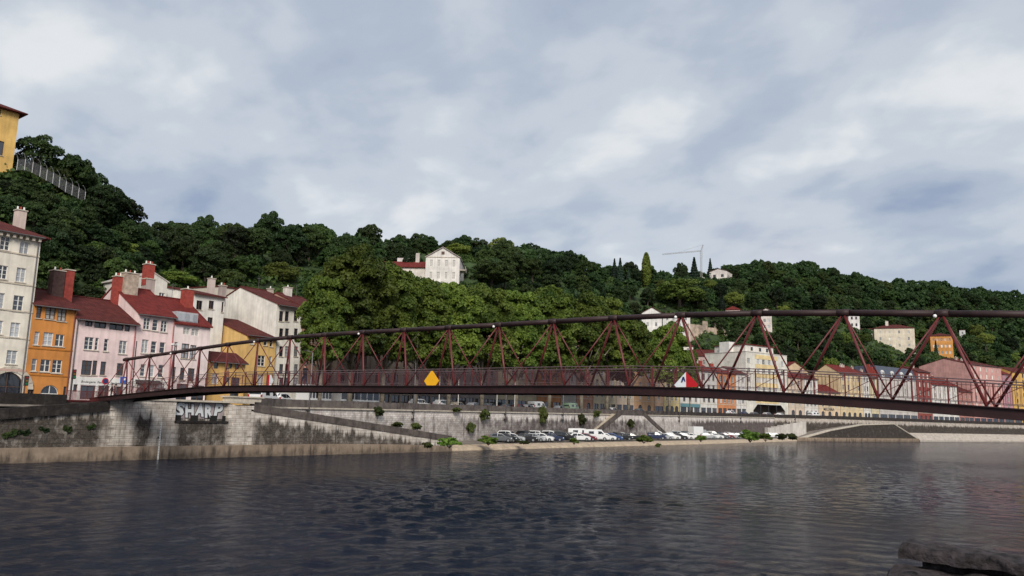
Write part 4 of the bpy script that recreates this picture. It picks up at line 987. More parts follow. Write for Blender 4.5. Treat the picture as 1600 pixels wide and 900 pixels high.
# tall block with a passage
A, B_ = on_line(1167, 645, FL), on_line(1232, 645, FL); z0 = street_z(A[0]); mid = (A+B_)/2; h = height_on(mid[0], mid[1], 553)-z0
b = Bld('apartment_block', 'tall cream and white apartment block with a wide passage at street level', A, B_, z0, h, 17, (.70,.67,.60), 'flat', 0, plaster((.5,.47,.43)), cat='building', group='houses along the quay')
PU0, PU1 = b.uv(1177, 640)[0], b.uv(1227, 640)[0]
b.holes.append((PU0, PU1, .02, 4.2, False))
rows_ = [5.3, 8.4, 11.5, 14.6, 17.7]
for v in [r_ for r_ in rows_ if r_ < h-2]:
    for u in (1.6, b.W*.29, b.W*.42, b.W*.56, b.W*.70, b.W*.88): b.win(u-.75, u+.75, v, v+1.55, 'white', random.choice('gglc'))
b.build()
for c0, c1, mt_ in ((b.W*.215, b.W*.76, plaster((.72,.56,.30))),):
    vv = [4.6] + rows_ + [h-.5]
    for v0_, v1_ in zip(vv, vv[1:]): b.local('facade_panel', MB().box(c0, c1, -.05, -.004, (v0_+1.65 if v0_ in rows_ else v0_), v1_-.08), mt_)
b.local('attic', MB().box(b.W*.12, b.W*.8, 2.2, 15, h+.22, h+2.7), plaster((.70,.66,.60))); b.local('attic_roof', MB().box(b.W*.1, b.W*.82, 1.8, 15.3, h+2.7, h+2.95), ROOFR)
for u in (.25, .45, .62): b.local('window', MB().box(b.W*u, b.W*u+1.1, 2.12, 2.19, h+.9, h+2.1), GLASS)
b.local('lift_housing', MB().box(.4, 3.6, 7, 11, h+.22, h+3.8), plaster((.74,.72,.68)))
b.local('passage', MB().box(PU0+.02, PU1-.02, 6, 6.2, .02, 4.2).box(PU0, PU0+.15, .2, 6, .02, 4.2).box(PU1-.15, PU1, .2, 6, .02, 4.2).box(PU0, PU1, .2, 6, 4.21, 4.3), plain('passage_dark', (.16,.13,.11), .8))
for k in range(3): b.local('pillar', MB().box(PU0+(PU1-PU0)*(k+1)/4-.15, PU0+(PU1-PU0)*(k+1)/4+.15, .3, .6, .02, 4.2), DARKMETAL)
for sg, uu in ((1, PU0), (-1, PU1)): b.local('haunch', MB().prism([(uu, .01, 4.2), (uu+sg*2.4, .01, 4.2), (uu, .01, 2.2)], (0, .18, 0)), plaster((.70,.67,.60)))
row_house('beige house with small arches right of the tall cream block', 1233, 1257, 590, (.62,.50,.40), cols=2, base='arch', roofm=ROOFR)
row_house('white house with slim windows left of the lettered house', 1258, 1279, 592, WHI, cols=3, base='arch')
bb = row_house('low cream house with dark lettering above its arches', 1280, 1313, 613, (.66,.50,.34), cols=3, base='arch', roofm=ROOFR, rise=2.8, chim=0)
put_text(bb.root, text_mesh('MICOBRA', .9, INK, .01), (bb.W*.2, -.06, 2.95), bb.W*.5)
row_house('tall beige gabled house behind the lettered house', 1268, 1311, 577, (.58,.44,.29), cols=1, base=None, roof='gable_front', rise=3.5, depth=26, roofm=ROOFR, chim=2).root.location += Vector((8, 13, 0))
row_house('yellow cream house with red roof and large arched shop windows', 1314, 1349, 584, (.66,.52,.32), cols=4, base='arch', roofm=ROOFR, rise=3.2, chim=2)
row_house('narrow white house right of the yellow cream house', 1350, 1361, 586, WHI, cols=2, base='arch', chim=1)
row_house('narrow pale yellow house left of the slate roofed block', 1362, 1374, 590, (.64,.55,.36), cols=1, base='shop')
b = row_house('grey stone block with slate mansard roof and white dormers', 1375, 1434, 592, (.55,.51,.48), cols=5, base='shop', roof='mansard', rise=4.6, roofm=SLATE, wh=2.0, chim=2)
for k in range(4):
    u = b.W*(k+.5)/4; d_ = b.local('dormer', MB().box(u-.85, u+.85, -.05, 1.6, b.h+.3, b.h+2.2).prism([(u-.95, -.1, b.h+2.2), (u+.95, -.1, b.h+2.2), (u, -.1, b.h+2.9)], (0, 1.8, 0)), WHITE)
    link('window', MB().box(u-.45, u+.45, -.1, -.055, b.h+.6, b.h+2.0).mesh('window', GLASS), d_)
for i in range(4): b.local('stepped_gable', MB().box(-.3, .25, -.1+i*1.1, 1.0+i*1.1, b.h, b.h+1.8+i*1.1), BRICK_RED)
row_house('deep red house with glint-pale attic windows', 1435, 1457, 581, (.26,.07,.06), cols=3, base='arch', roofm=ROOF, lit='l', rise=2.0)
row_house('white house with red roof between the deep red and the big pink houses', 1458, 1499, 602, WHI, cols=5, base='shop', roofm=ROOFR, rise=3.0, wh=1.9)
row_house('lower pinkish brown house before the big pink gable', 1500, 1521, 612, (.42,.20,.17), cols=3, base='shop')
row_house('big pink house with tall rows of bright windows near the right edge', 1522, 1569, 572, (.60,.33,.30), cols=5, base='shop', roofm=ROOF, rise=3.2, lit='l', panes='llg', depth=24, chim=3)
row_house('purple pink gable end house left of the ochre house', 1570, 1584, 585, (.45,.24,.28), cols=1, base='shop', roofm=ROOFR)
row_house('ochre house at the right edge behind the bridge', 1585, 1640, 583, (.62,.38,.12), cols=5, base='shop', style='brown')

# ---- houses on the hill
def hill_house(label, x0, x1, yb, ye, col, roof, rise, depth, rows, cols, turn=0.0, roofm=None, name='villa', panes='gggc', style='white', wh=1.5, ww=.9, over=.4, base_drop=2.0):
    P = hill_hit((x0+x1)/2, yb)
    if P is None: return None
    dist = np.linalg.norm(P[:2]); vdir = P[:2]/dist; right = np.array([vdir[1], -vdir[0]]); c, s_ = math.cos(turn), math.sin(turn)
    t = np.array([right[0]*c-right[1]*s_, right[0]*s_+right[1]*c])
    d = (P-EYE) @ FW; W = (x1-x0)/FPX*d/abs(math.cos(turn))*1.0; A = P[:2]-t*W/2; B2 = P[:2]+t*W/2
    h = height_on(P[0], P[1], ye)-P[2]
    b = Bld(name, label, A, B2, P[2]-.3, h+.3, depth, col, roof, rise, roofm, over=over, cat='house', group='houses on the hill')
    fh = (h)/rows
    for k in range(rows): b.grid(cols, [k*fh+fh*.3], ww=ww, wh=min(wh, fh*.55), style=style, panes=panes, sill=False)
    b.build(); b.local('plinth', MB().box(.05, W-.05, .05, depth-.05, -8, -1.5), plaster(col)); HILLH.append((P, x0, x1, ye-8, yb))
    return b
HILLH = []
b = hill_house('white mansion with a triangular pediment on the wooded hill', 664, 717, 440, 402, (.72,.68,.64), 'gable_front', 3.2, 16, 2, 4, turn=-.12, roofm=plaster((.5,.42,.40)), panes='sssc', wh=2.3, over=.5)
if b:
    HILLH.append((HILLH[-1][0], 610, 664, 396, 432))
    b.band(b.h-.1, .25, .12); b.local('attic_window', MB().box(b.W/2-.5, b.W/2+.5, -.05, -.005, b.h+.9, b.h+1.9), FRAME_DARK)
    b.local('balcony', MB().box(b.W, b.W+1.8, 1, 6, 4.2, 4.5).box(b.W+1.7, b.W+1.8, 1, 6, 4.5, 5.5), STONE)
    b.local('wing', MB().box(-15, -.02, 2, 11, -3, 5.2), plaster((.70,.64,.58))); 
    b.local('wing_roof', MB().prism([(-15.3, 1.4, 5.0), (-.03, 1.4, 5.0), (-.03, 6.5, 7.6), (-15.3, 6.5, 7.6)], (0, 0, .2)).prism([(-15.3, 6.52, 7.6), (-.03, 6.52, 7.6), (-.03, 11.6, 5.0), (-15.3, 11.6, 5.0)], (0, 0, .2)), ROOFR)
    b.local('chimney', MB().box(-4.2, -3.0, 6, 7.2, 6, 10.6), plaster((.6,.54,.5))); b.local('chimney', MB().box(-10.5, -6.5, 7.5, 9.5, 5.5, 9.2), plaster((.66,.6,.58)))
b = hill_house('long white villa with an arcaded loggia on the hill at right', 1370, 1427, 544, 513, (.68,.60,.48), 'hip', 2.6, 13, 3, 4, turn=.1, roofm=ROOF, wh=1.5, panes='gcll')
if b:
    lw = MB().box(-7.5, -.02, 2, 9, 3.6, b.h-.3); b.local('loggia', lw, plaster((.66,.58,.48))); b.local('loggia_base', MB().box(-7.3, -.02, 2.2, 9, -4, 3.58), plaster((.5,.44,.38)))
    for k in range(4):
        u = -6.6+k*1.75; b.local('loggia_arch', MB().poly([(u-.65, 1.98, 4.2), (u+.65, 1.98, 4.2)]+[(u+.65*math.cos(math.pi*i/8), 1.98, 6.4+.65*math.sin(math.pi*i/8)) for i in range(9)]), plain('arch_painted_shade', (.03,.028,.026), .8))  # flat dark sheet, the shade inside the arch painted as colour
    b.local('loggia_roof', MB().prism([(-7.9, 1.5, b.h-.28), (0, 1.5, b.h-.28), (0, 9.4, b.h+1), (-7.9, 9.4, b.h+1)], (0, 0, .18)), ROOF)
    b.chimney(b.W*.35, 5, b.h+1, 1.4, 1, 3.2, plaster((.7,.64,.56)), 2)
hill_house('orange villa on the hill right of the arcaded one', 1457, 1488, 555, 525, (.58,.27,.08), 'hip', 2.0, 10, 3, 5, turn=.15, panes='lgl')
hill_house('small white house with dark windows below the tower crane', 1109, 1136, 436, 424, (.70,.64,.60), 'gable_front', 1.6, 10, 1, 2, turn=-.3, style='dark', wh=1.6, ww=1.6)
hill_house('white gabled house above the last plane tree', 1003, 1034, 512, 489, (.72,.70,.67), 'gable_front', 2.2, 10, 2, 2, turn=.1, panes='gc')
hill_house('low white house with terrace behind the last plane tree', 1036, 1078, 512, 493, (.68,.66,.63), 'flat', 0, 9, 2, 4, turn=.0, roofm=plaster((.6,.58,.55)))
hill_house('white house with brown roof behind the small trees right of the plane row', 1046, 1083, 575, 541, (.68,.64,.58), 'hip', 2.0, 10, 3, 3, turn=.1)
hill_house('mauve roofed old house above the orange house', 1083, 1118, 590, 556, (.42,.30,.29), 'gable', 2.4, 9, 2, 3, turn=.1)
hill_house('small white tower house left of the arcaded villa', 1327, 1343, 512, 491, (.72,.68,.66), 'flat', 0, 7, 2, 2, turn=.2, style='dark')
hill_house('small house with a pinkish red roof just above the upper chord', 1134, 1156, 489, 484, (.55,.42,.40), 'hip', 2.2, 8, 1, 3, roofm=ROOFR)
hill_house('tiny pale house among dark trees high on the right slope', 1500, 1508, 524, 516, (.66,.64,.64), 'flat', 0, 6, 1, 1)
hill_house('narrow pale house above the bridge chord in the middle of the right slope', 1190, 1206, 515, 486, (.68,.60,.55), 'gable_front', 1.4, 8, 3, 2)
# old garden wall on the slope
P = hill_hit(1125, 522)
if P is not None:
    gw = thing('garden_wall', 'crumbling pale garden wall on the hill slope behind the bridge', 'wall', tuple(map(float, P)))
    xs_ = [1075, 1092, 1100, 1106, 1118, 1130, 1150, 1175]; hs = [6, 5.5, 7.5, 4.2, 6.5, 3.4, 3.2, 3.4]
    pp = [hill_hit(x_, 524) for x_ in xs_]
    GWM = mat('old_wall', (.46,.36,.28), .95, .35, .6, .5, 4, streak=.5)
    for a, b_, h_ in zip(pp, pp[1:], hs):
        if a is None or b_ is None: continue
        m = MB(); strip_wall(m, [a[:2], b_[:2]], [float(min(a[2], P[2]+1)+h_*.8)]*2, float(P[2]-6), .7); world_part('wall_section', m, GWM, gw)
# yellow building at the top left corner of the spur
A = at_Y(-60, 250, 131); B_ = at_Y(21, 250, 131)
b = Bld('apartment_block', 'tall yellow building on the cliff at the top left corner', (A[0], 131), (B_[0], 131), float(at_Y(10, 292, 131)[2]), float(at_Y(22, 176, 131)[2]-at_Y(10, 292, 131)[2]), 14, (.70,.45,.15), 'hip', 2.0, over=.9, cat='building')
b.win_px(-3, 220, 6, 243, 'dark', 'g'); b.win_px(-3, 163, 2, 180, 'dark', 'g'); b.win_px(-30, 222, -16, 246, 'dark', 'g'); b.build()
# cliff fence
fe = thing('cliff_fence', 'curved wire mesh fence along the top of the cliff at left', 'fence', (float(at_Y(80, 290, 128)[0]), 128, 30))
FM = mat('fence_steel', (.34,.34,.35), .5, .1, 3, metal=.4)
ft = [(26,262),(38,262),(50,266),(62,272),(72,278),(82,283),(92,289),(102,296),(112,301),(122,306),(132,312)]
fp = [at_Y(x_, y_+4, 128) for x_, y_ in ft]
for P in fp:
    m = MB(); q = [P, P+np.array([0, -.1, 1.6]), P+np.array([0, -.35, 2.1]), P+np.array([0, -.8, 2.4])]
    q = [P, P+np.array([0, 0, 1.7]), P+np.array([-.25, -.2, 2.15]), P+np.array([-.7, -.5, 2.45])]
    for a, b_ in zip(q, q[1:]): m.tube(a, b_, .055, 6)
    world_part('post', m, FM, fe)
for a, b_ in zip(fp, fp[1:]):
    m = MB()
    for k in range(9): h = np.array([0, 0, .15+k*.2]); m.tube(a+h, b_+h, .012, 3, cap=False)
    for k in range(1, 9): p = a+(b_-a)*k/9; m.tube(p, p+np.array([0, 0, 1.7]), .012, 3, cap=False)
    world_part('wire_panel', m, FM, fe)
# ------------------------------------------------------------------ level building plots cut into the slope
PLOTS = [(P, 20 if i == 0 else 9) for i, (P, *_q) in enumerate(HILLH)]
def carve(X, Y, z):
    for P, R_ in PLOTS:
        d = np.hypot(X-P[0], Y-P[1]); z = np.minimum(z, P[2]+np.maximum(0, d-R_)*.9)
    return z
G[:,:,2] = carve(G[:,:,0], G[:,:,1], G[:,:,2]); ho.data.vertices.foreach_set('co', np.ascontiguousarray(G.reshape(-1, 3), np.float32).ravel()); ho.data.update()
# ------------------------------------------------------------------ vegetation
def leafmat(name, c_dark, c_light, nscale=.35, hue=.03, trans=.3):
    m, t, b = newmat(name); nd = t.nodes; lk = t.links.new
    co = nd.new('ShaderNodeTexCoord'); no = nd.new('ShaderNodeTexNoise'); no.inputs['Scale'].default_value = nscale; no.inputs['Detail'].default_value = 5; no.inputs['Roughness'].default_value = .7
    lk(co.outputs['Object'], no.inputs['Vector']); rp = nd.new('ShaderNodeValToRGB'); lk(no.outputs[0], rp.inputs[0])
    rp.color_ramp.elements[0].position = .32; rp.color_ramp.elements[0].color = (*c_dark, 1); rp.color_ramp.elements[1].position = .68; rp.color_ramp.elements[1].color = (*c_light, 1)
    oi = nd.new('ShaderNodeObjectInfo'); hs = nd.new('ShaderNodeHueSaturation')
    m1 = nd.new('ShaderNodeMapRange'); lk(oi.outputs['Random'], m1.inputs[0]); m1.inputs[3].default_value = .5-hue; m1.inputs[4].default_value = .5+hue*.5; lk(m1.outputs[0], hs.inputs['Hue'])
    ml = nd.new('ShaderNodeMath'); ml.operation = 'MULTIPLY'; lk(oi.outputs['Random'], ml.inputs[0]); ml.inputs[1].default_value = 7.31; fr_ = nd.new('ShaderNodeMath'); fr_.operation = 'FRACT'; lk(ml.outputs[0], fr_.inputs[0])
    m2 = nd.new('ShaderNodeMapRange'); lk(fr_.outputs[0], m2.inputs[0]); m2.inputs[3].default_value = .5; m2.inputs[4].default_value = 1.7; lk(m2.outputs[0], hs.inputs['Value'])
    lk(rp.outputs[0], hs.inputs['Color']); lk(hs.outputs[0], b.inputs['Base Color']); b.inputs['Roughness'].default_value = .6; b.inputs['Specular IOR Level'].default_value = .25
    tr = nd.new('ShaderNodeBsdfTranslucent'); lk(hs.outputs[0], tr.inputs[0]); mx = nd.new('ShaderNodeMixShader'); mx.inputs[0].default_value = trans
    lk(b.outputs[0], mx.inputs[1]); lk(tr.outputs[0], mx.inputs[2]); lk(mx.outputs[0], nd['Material Output'].inputs[0]); return m
BARK = mat('bark', (.09,.07,.055), .95, .3, 1.5, .5, 6); BARKP = mat('plane_bark', (.20,.17,.13), .9, .45, 1.2, .4, 4)
LEAF_PLANE = leafmat('plane_leaves', (.028,.060,.010), (.140,.185,.030), .28, .01)
LEAF_DARK = leafmat('wood_leaves', (.013,.028,.010), (.042,.074,.019), .22, .03)
LEAF_MID = leafmat('wood_leaves_mid', (.022,.046,.012), (.064,.10,.022), .22, .03)
LEAF_LIGHT = leafmat('light_leaves', (.075,.12,.02), (.18,.22,.045), .3, .02)
LEAF_CON = leafmat('conifer_needles', (.010,.022,.014), (.026,.046,.024), .5, .02, .1)
LEAF_BUSH = leafmat('bush_leaves', (.05,.10,.015), (.13,.20,.035), .9, .02)
LEAF_IVY = leafmat('ivy_leaves', (.03,.05,.012), (.09,.11,.03), .9, .02)

def lobes_points(lobes, n, r):
    """points on and in a set of ellipsoidal leaf masses with outward normals"""
    L_ = np.array([[*c, *s] for c, s in lobes], float); wgt = (L_[:,3]*L_[:,4]+L_[:,4]*L_[:,5]+L_[:,3]*L_[:,5]); k = r.choice(len(L_), n, p=wgt/wgt.sum())
    d = r.normal(size=(n, 3)); d /= np.linalg.norm(d, axis=1)[:,None]; d[:,2] = np.where(d[:,2] < -.35, -d[:,2]*.6, d[:,2])
    q = 1-np.abs(r.normal(0, .13, n)); q = np.clip(q, .45, 1.06)
    P = L_[k,:3]+d*L_[k,3:]*q[:,None]; Nn_ = d/L_[k,3:]; Nn_ /= np.linalg.norm(Nn_, axis=1)[:,None]
    # drop points well inside another mass
    inside = np.zeros(n, bool)
    for j in range(len(L_)):
        e = (((P-L_[j,:3])/L_[j,3:])**2).sum(1); inside |= (e < .55) & (k != j)
    return P[~inside], Nn_[~inside]
def leaf_arrays(P, Nn_, size, r, jit=.55):
    n = len(P); Nn_ = Nn_ + r.normal(0, jit, (n, 3)); Nn_ /= np.linalg.norm(Nn_, axis=1)[:,None]
    a = np.cross(Nn_, r.normal(size=(n, 3))); a /= np.linalg.norm(a, axis=1)[:,None]; b = np.cross(Nn_, a)
    s = size*r.uniform(.6, 1.35, n)[:,None]; a = a*s; b = b*s*.72
    fold = Nn_*s*r.uniform(-.3, .3, (n, 1))
    co = np.stack([P-a, P-b+fold, P+a, P+b+fold], 1).reshape(-1, 3); return co, np.arange(n*4).reshape(-1, 4)
def leaf_mesh(name, P, Nn_, size, r, material, jit=.55): co, q = leaf_arrays(P, Nn_, size, r, jit); return quads_mesh(name, co, q, material)
def round_lobes(r, R, H, n, flat=.8, s0=.20, s1=.36):
    """crown of radius R and height H centred at its middle"""
    out_ = [((0, 0, 0), (R*.62, R*.62, H*.36))]
    for i in range(n):
        a = i*2.399+r.uniform(-.3, .3); zz = r.uniform(-.75, .95); rr = math.sqrt(max(.05, 1-zz*zz))*r.uniform(.5, .82)
        s = r.uniform(s0, s1)*R; out_.append(((R*rr*math.cos(a), R*rr*math.sin(a), zz*H*.5*.74), (s*r.uniform(.9, 1.25), s*r.uniform(.9, 1.25), s*flat*r.uniform(.8, 1.1))))
    return out_
def trunk_mesh(r, h, r0, top_r, spread, n, material):
    m = MB(); z1 = h*.5; m.tube((0, 0, -.6), (0, 0, z1), r0*1.15, 9, r0*.8)
    for i in range(n):
        a = i*2.4+r.uniform(-.3, .3); q = (spread*.45*math.cos(a), spread*.45*math.sin(a), z1+h*.22); e = (spread*.85*math.cos(a), spread*.85*math.sin(a), z1+h*r.uniform(.35, .5))
        m.tube((0, 0, z1-r.uniform(0, .12)*h), q, r0*.5, 7, r0*.34); m.tube(q, e, r0*.34, 6, r0*.1)
    m.tube((0, 0, z1), (r.uniform(-.3, .3), r.uniform(-.3, .3), h*1.02), r0*.72, 8, r0*.15)
    return m.mesh('trunk', material, (0,0,0), True)
# ---- plane trees on the street
def plane_proto(seed, leaves):
    r = np.random.default_rng(seed); H = 24.0; lob = []
    for c, s in round_lobes(r, 7.2, 20.5, 120, 1.0, .09, .23): lob.append(((c[0], c[1], c[2]+12.7), s))
    P, Nn_ = lobes_points(lob, leaves, r)
    keep = P[:,2] > 2.4; P, Nn_ = P[keep], Nn_[keep]
    P[:,2] *= 24.0/np.percentile(P[:,2], 99.6)
    return trunk_mesh(r, 13, .42, .1, 7, 6, BARKP), leaf_mesh('crown', P, Nn_, .27, r, LEAF_PLANE, .9)
PP = [plane_proto(s, 46000) for s in (3, 5, 8)]
MIDL = [((u[0]+f_[0])/2*.5+u[0]*.5, (u[1]+f_[1])/2*.35+u[1]*.65) for u, f_ in zip(Ud, Fd)]
pl_spec = [(498,436,.82),(545,389,1.0),(596,412,.95),(648,438,1.0),(700,446,1.0),(752,446,1.0),(806,458,1.0),(858,452,1.0),(908,460,1.0),(948,468,1.0),(982,492,.9),(1046,505,.8),(1078,548,.55)]
names = ['first', 'second', 'third', 'fourth', 'fifth', 'sixth', 'seventh', 'eighth', 'ninth', 'tenth', 'eleventh', 'twelfth', 'last']
PLANES = []
for i, (x_, yt, ws) in enumerate(pl_spec):
    P = on_line(x_, 645, MIDL); zb = street_z(P[0]); h = height_on(P[0], P[1], yt)-zb; s = h/24.0
    lab = {0: 'smaller plane tree at the left end of the row beside the cream apartment house', 1: 'tallest plane tree with the highest yellow green crown in the quay row', 12: 'low leafy tree at the right end of the plane tree row'}.get(i, 'bushy green plane tree, %s from the left in the row along the quay' % names[i])
    t = thing('plane_tree', lab, 'tree', (float(P[0]), float(P[1]), zb), random.uniform(0, 6.28), 'plane trees along the quay')
    sw = s*ws if i < 11 else s*ws*1.15
    t.scale = (sw*.98, sw*.98, s)
    link('trunk', PP[i % 3][0], t); link('crown', PP[i % 3][1], t); PLANES.append((P, 7.5*sw, h))
# ---- hill trees
def broad_proto(seed, leaves, size, material, n=12, H=1.75, flat=.9):
    r = np.random.default_rng(seed); lob = [((c[0], c[1], c[2]+1.02), s) for c, s in round_lobes(r, 1.0, H*1.12, n*4, 1.0, .11, .27)]
    P, Nn_ = lobes_points(lob, leaves, r)
    return trunk_mesh(r, 1.3, .07, .02, .6, 4, BARK), leaf_mesh('crown', P, Nn_, size, r, material, .7), (P, Nn_)
HP = [broad_proto(20+i, 9500, .048, mt_, n_, h_) for i, (mt_, n_, h_) in enumerate([(LEAF_DARK, 12, 1.7), (LEAF_MID, 14, 1.6), (LEAF_DARK, 10, 2.0), (LEAF_MID, 12, 1.9), (LEAF_LIGHT, 16, 1.55), (LEAF_DARK, 16, 1.5)])]
def conifer_proto(seed, kind):
    r = np.random.default_rng(seed); P = []; Nn_ = []
    for k in range(5200):
        t = r.uniform(0, 1)**.75
        if kind == 'poplar': rad_ = .26*math.sin(math.pi*min(1, t*.9+.1))**.7+.03; z = t*3.2+.25; dr = 0
        else: tier = (t*9) % 1; rad_ = (1-t)*.62*(.55+.45*(1-tier))+.02; z = t*2.9+.25; dr = -.12*rad_
        a = r.uniform(0, 6.283); q = rad_*math.sqrt(r.uniform(.35, 1)); P.append((q*math.cos(a), q*math.sin(a), z+dr)); Nn_.append((math.cos(a), math.sin(a), .6))
    P = np.array(P); Nn_ = np.array(Nn_)
    return MB().tube((0, 0, -.1), (0, 0, 2.6), .05, 7, .01).mesh('trunk', BARK), leaf_mesh('crown', P, Nn_, .07, r, LEAF_CON if kind != 'poplar' else LEAF_LIGHT, .5)
CP = [conifer_proto(31, 'fir'), conifer_proto(32, 'fir'), conifer_proto(33, 'poplar')]

# specimens one can point to: (label, column, row of top, row of base, width px, prototype)
def specimen(label, x_, yt, yb, wpx, proto, name='tree', lift=0.0, forced=None):
    P = None; yy = yb
    while P is None and yy < yb+40: P = hill_hit(x_, yy); yy += 3
    if P is None: return
    h = height_on(P[0], P[1], yt)-P[2]; d = (P-EYE) @ FW; w = wpx/FPX*d
    t = thing(name, label, 'tree', (float(P[0]), float(P[1]), float(P[2])-.3), random.uniform(0, 6.28))
    if proto in CP: sx, sz = w/1.15 if proto is not CP[2] else w/.6, h/3.25
    else: sx, sz = w/1.8, h/2.15
    t.scale = (sx, sx, sz); link('trunk', proto[0], t); link('crown', proto[1], t); SPEC.append((P, x_, yt, yb, wpx))
SPEC = []
specimen('big pale green round tree on the slope below the tower crane', 1062, 425, 484, 76, HP[4], 'broadleaf_tree')
specimen('tall pale green poplar standing up from the ridge', 1010, 397, 440, 15, CP[2], 'poplar_tree')
specimen('left one of two dark fir trees on the ridge left of the poplar', 960, 402, 434, 15, CP[0], 'fir_tree')
specimen('right one of two dark fir trees on the ridge left of the poplar', 969, 401, 434, 17, CP[1], 'fir_tree')
specimen('small thin fir tree between the two firs and the poplar', 982, 414, 434, 11, CP[0], 'fir_tree')
specimen('broad dark cedar left of the tower crane', 1064, 402, 430, 22, HP[5], 'cedar_tree')
specimen('dark fir tree touching the mast of the tower crane', 1085, 400, 432, 20, CP[1], 'fir_tree')
specimen('dark conical tree just right of the tower crane mast', 1110, 402, 428, 13, CP[0], 'fir_tree')
specimen('small grey green spruce right of the big pale tree', 1128, 457, 484, 15, CP[1], 'fir_tree')
specimen('large bright green round tree right of the white mansion', 768, 397, 452, 66, HP[1], 'broadleaf_tree')
specimen('light green tree crown above the roof of the white mansion', 716, 376, 402, 40, HP[4], 'broadleaf_tree')
specimen('bright green tree left of the tallest plane tree', 438, 400, 448, 52, HP[4], 'broadleaf_tree')
specimen('round mid green tree between spruce and red roofed hill house', 1148, 450, 482, 28, HP[4], 'broadleaf_tree')
specimen('dark cypress in front of the orange villa on the hill', 1463, 530, 556, 9, CP[0], 'cypress_tree')
specimen('bright green bush like tree behind the red chimneys', 275, 418, 448, 60, HP[4], 'broadleaf_tree')
Pc = None; _y = 432
while Pc is None: Pc = hill_hit(1096, _y); _y += 2
SPEC.append((Pc, 1096, 384, 434, 8))
# woodland: candidate spots over the whole slope
cand = []
for i in range(len(sN)):
    for d in np.arange(19, DR[i]+22, 6.6):
        ii = min(len(sN)-1, max(0, i)); dj = d+rng.uniform(-2.6, 2.6); X, Y, z = terrain_sd(ii, np.array([dj])); X, Y, z = float(X[0])+rng.uniform(-3, 3), float(Y[0])+rng.uniform(-3, 3), float(z[0])
        z = float(carve(X, Y, z))
        if (np.array([X, Y, z])-EYE) @ FW < 40: continue
        R = rng.uniform(2.9, 5.3)*(1.0 if d > 30 else .7); Hs = rng.uniform(.85, 1.2)*(1 if d < DR[i]-14 else .9)
        if X < 75 and Y < 134: R = min(R, rng.uniform(2.6, 3.8))
        cand.append((X, Y, z, R, Hs))
for X in np.arange(-10, 84, 2.8):                                  # thick growth on the cliff behind the left row
    for Y in np.arange(108, 150, 3.0):
        x1, y1 = X+rng.uniform(-1.4, 1.4), Y+rng.uniform(-1.4, 1.4); z = ground(x1, y1)
        if (np.array([x1, y1, z])-EYE) @ FW < 40: continue
        cand.append((x1, y1, z-.6, rng.uniform(1.9, 3.0) if Y < 131 else rng.uniform(2.6, 3.8), rng.uniform(.8, 1.15)))
def blocked(c):
    X, Y, z, R, Hs = c; top = z+2.2*R*Hs; D_ = (np.array([X, Y, z])-EYE) @ FW
    x_, y_ = project((X, Y, z+1.2*R)); yt = project((X, Y, top))[1]; yb = project((X, Y, z))[1]; rp_ = R/D_*FPX
    if not (-120 < x_ < 1720): return True
    for P, x0, x1, ye, yb_ in HILLH:
        dh = (P-EYE) @ FW
        if D_ < dh+9 and x_+rp_*.9 > x0-4 and x_-rp_*.9 < x1+4 and yt < yb_-5 and yb > ye: return True
        if np.hypot(X-P[0], Y-P[1]) < R+3: return True
    for P, xs_, y0, y1, wp in SPEC:
        dh = (P-EYE) @ FW
        if D_ < dh+3 and abs(x_-xs_) < wp*.5+rp_*.8 and yt < y1-4 and yb > y0: return True
    if 20 < x_ < 138 and Y < 130 and yt < np.interp(x_, CR_X, CR_Y)-2: return True   # keep the fence in view
    if x_-rp_ < 24 and Y < 145 and yt < 268: return True                             # keep the yellow building in view
    if 985 < x_ < 1012 and 445 < (yt+yb)/2 < 480: return True                        # meadow strip
    if 1070 < x_ < 1205 and yt < 530 and yb > 505 and D_ < 330: return True          # old garden wall
    return False
def fit_in(c):
    for k in (1, .7, .5, .36, .26):
        q = (c[0], c[1], c[2], c[3]*k, c[4])
        if not blocked(q): return q
    return None
cand = [q for q in map(fit_in, cand) if q]
# how much of each tree shows (coarse visibility buffer, nearest first)
buf = np.zeros((225, 400), bool)
for P, r_, h_ in PLANES:
    x_, yb = project((P[0], P[1], 8)); _, yt = project((P[0], P[1], street_z(P[0])+h_*.94)); D_ = (P-EYE) @ FW; rp_ = r_/D_*FPX*.8
    buf[max(0, int(yt/4)):int(yb/4), max(0, int((x_-rp_)/4)):max(0, int((x_+rp_)/4))] = True
buf[int(572/4):, :] = True; buf[int(485/4):, 0:118] = True
cand.sort(key=lambda c: (np.array(c[:3])-EYE) @ FW); vis = []
gy, gx = np.mgrid[0:225, 0:400]
for c in cand:
    X, Y, z, R, Hs = c; D_ = (np.array([X, Y, z])-EYE) @ FW; x_, y_ = project((X, Y, z+1.25*R*Hs)); a, b_ = R/D_*FPX/4, R*Hs*.95/D_*FPX/4; cx, cy = x_/4, y_/4
    x0, x1, y0, y1 = int(max(0, cx-a-1)), int(min(400, cx+a+2)), int(max(0, cy-b_-1)), int(min(225, cy+b_+2))
    if x0 >= x1 or y0 >= y1: vis.append(0); continue
    e = (((gx[y0:y1, x0:x1]-cx)/a)**2+((gy[y0:y1, x0:x1]-cy)/b_)**2) < 1; sub = buf[y0:y1, x0:x1]; vis.append(int((e & ~sub).sum())); sub |= (((gx[y0:y1, x0:x1]-cx)/a)**2+((gy[y0:y1, x0:x1]-cy)/b_)**2) < .8
order = sorted([i for i in range(len(cand)) if vis[i] > 0], key=lambda i: -vis[i]); single = set(order[:285])
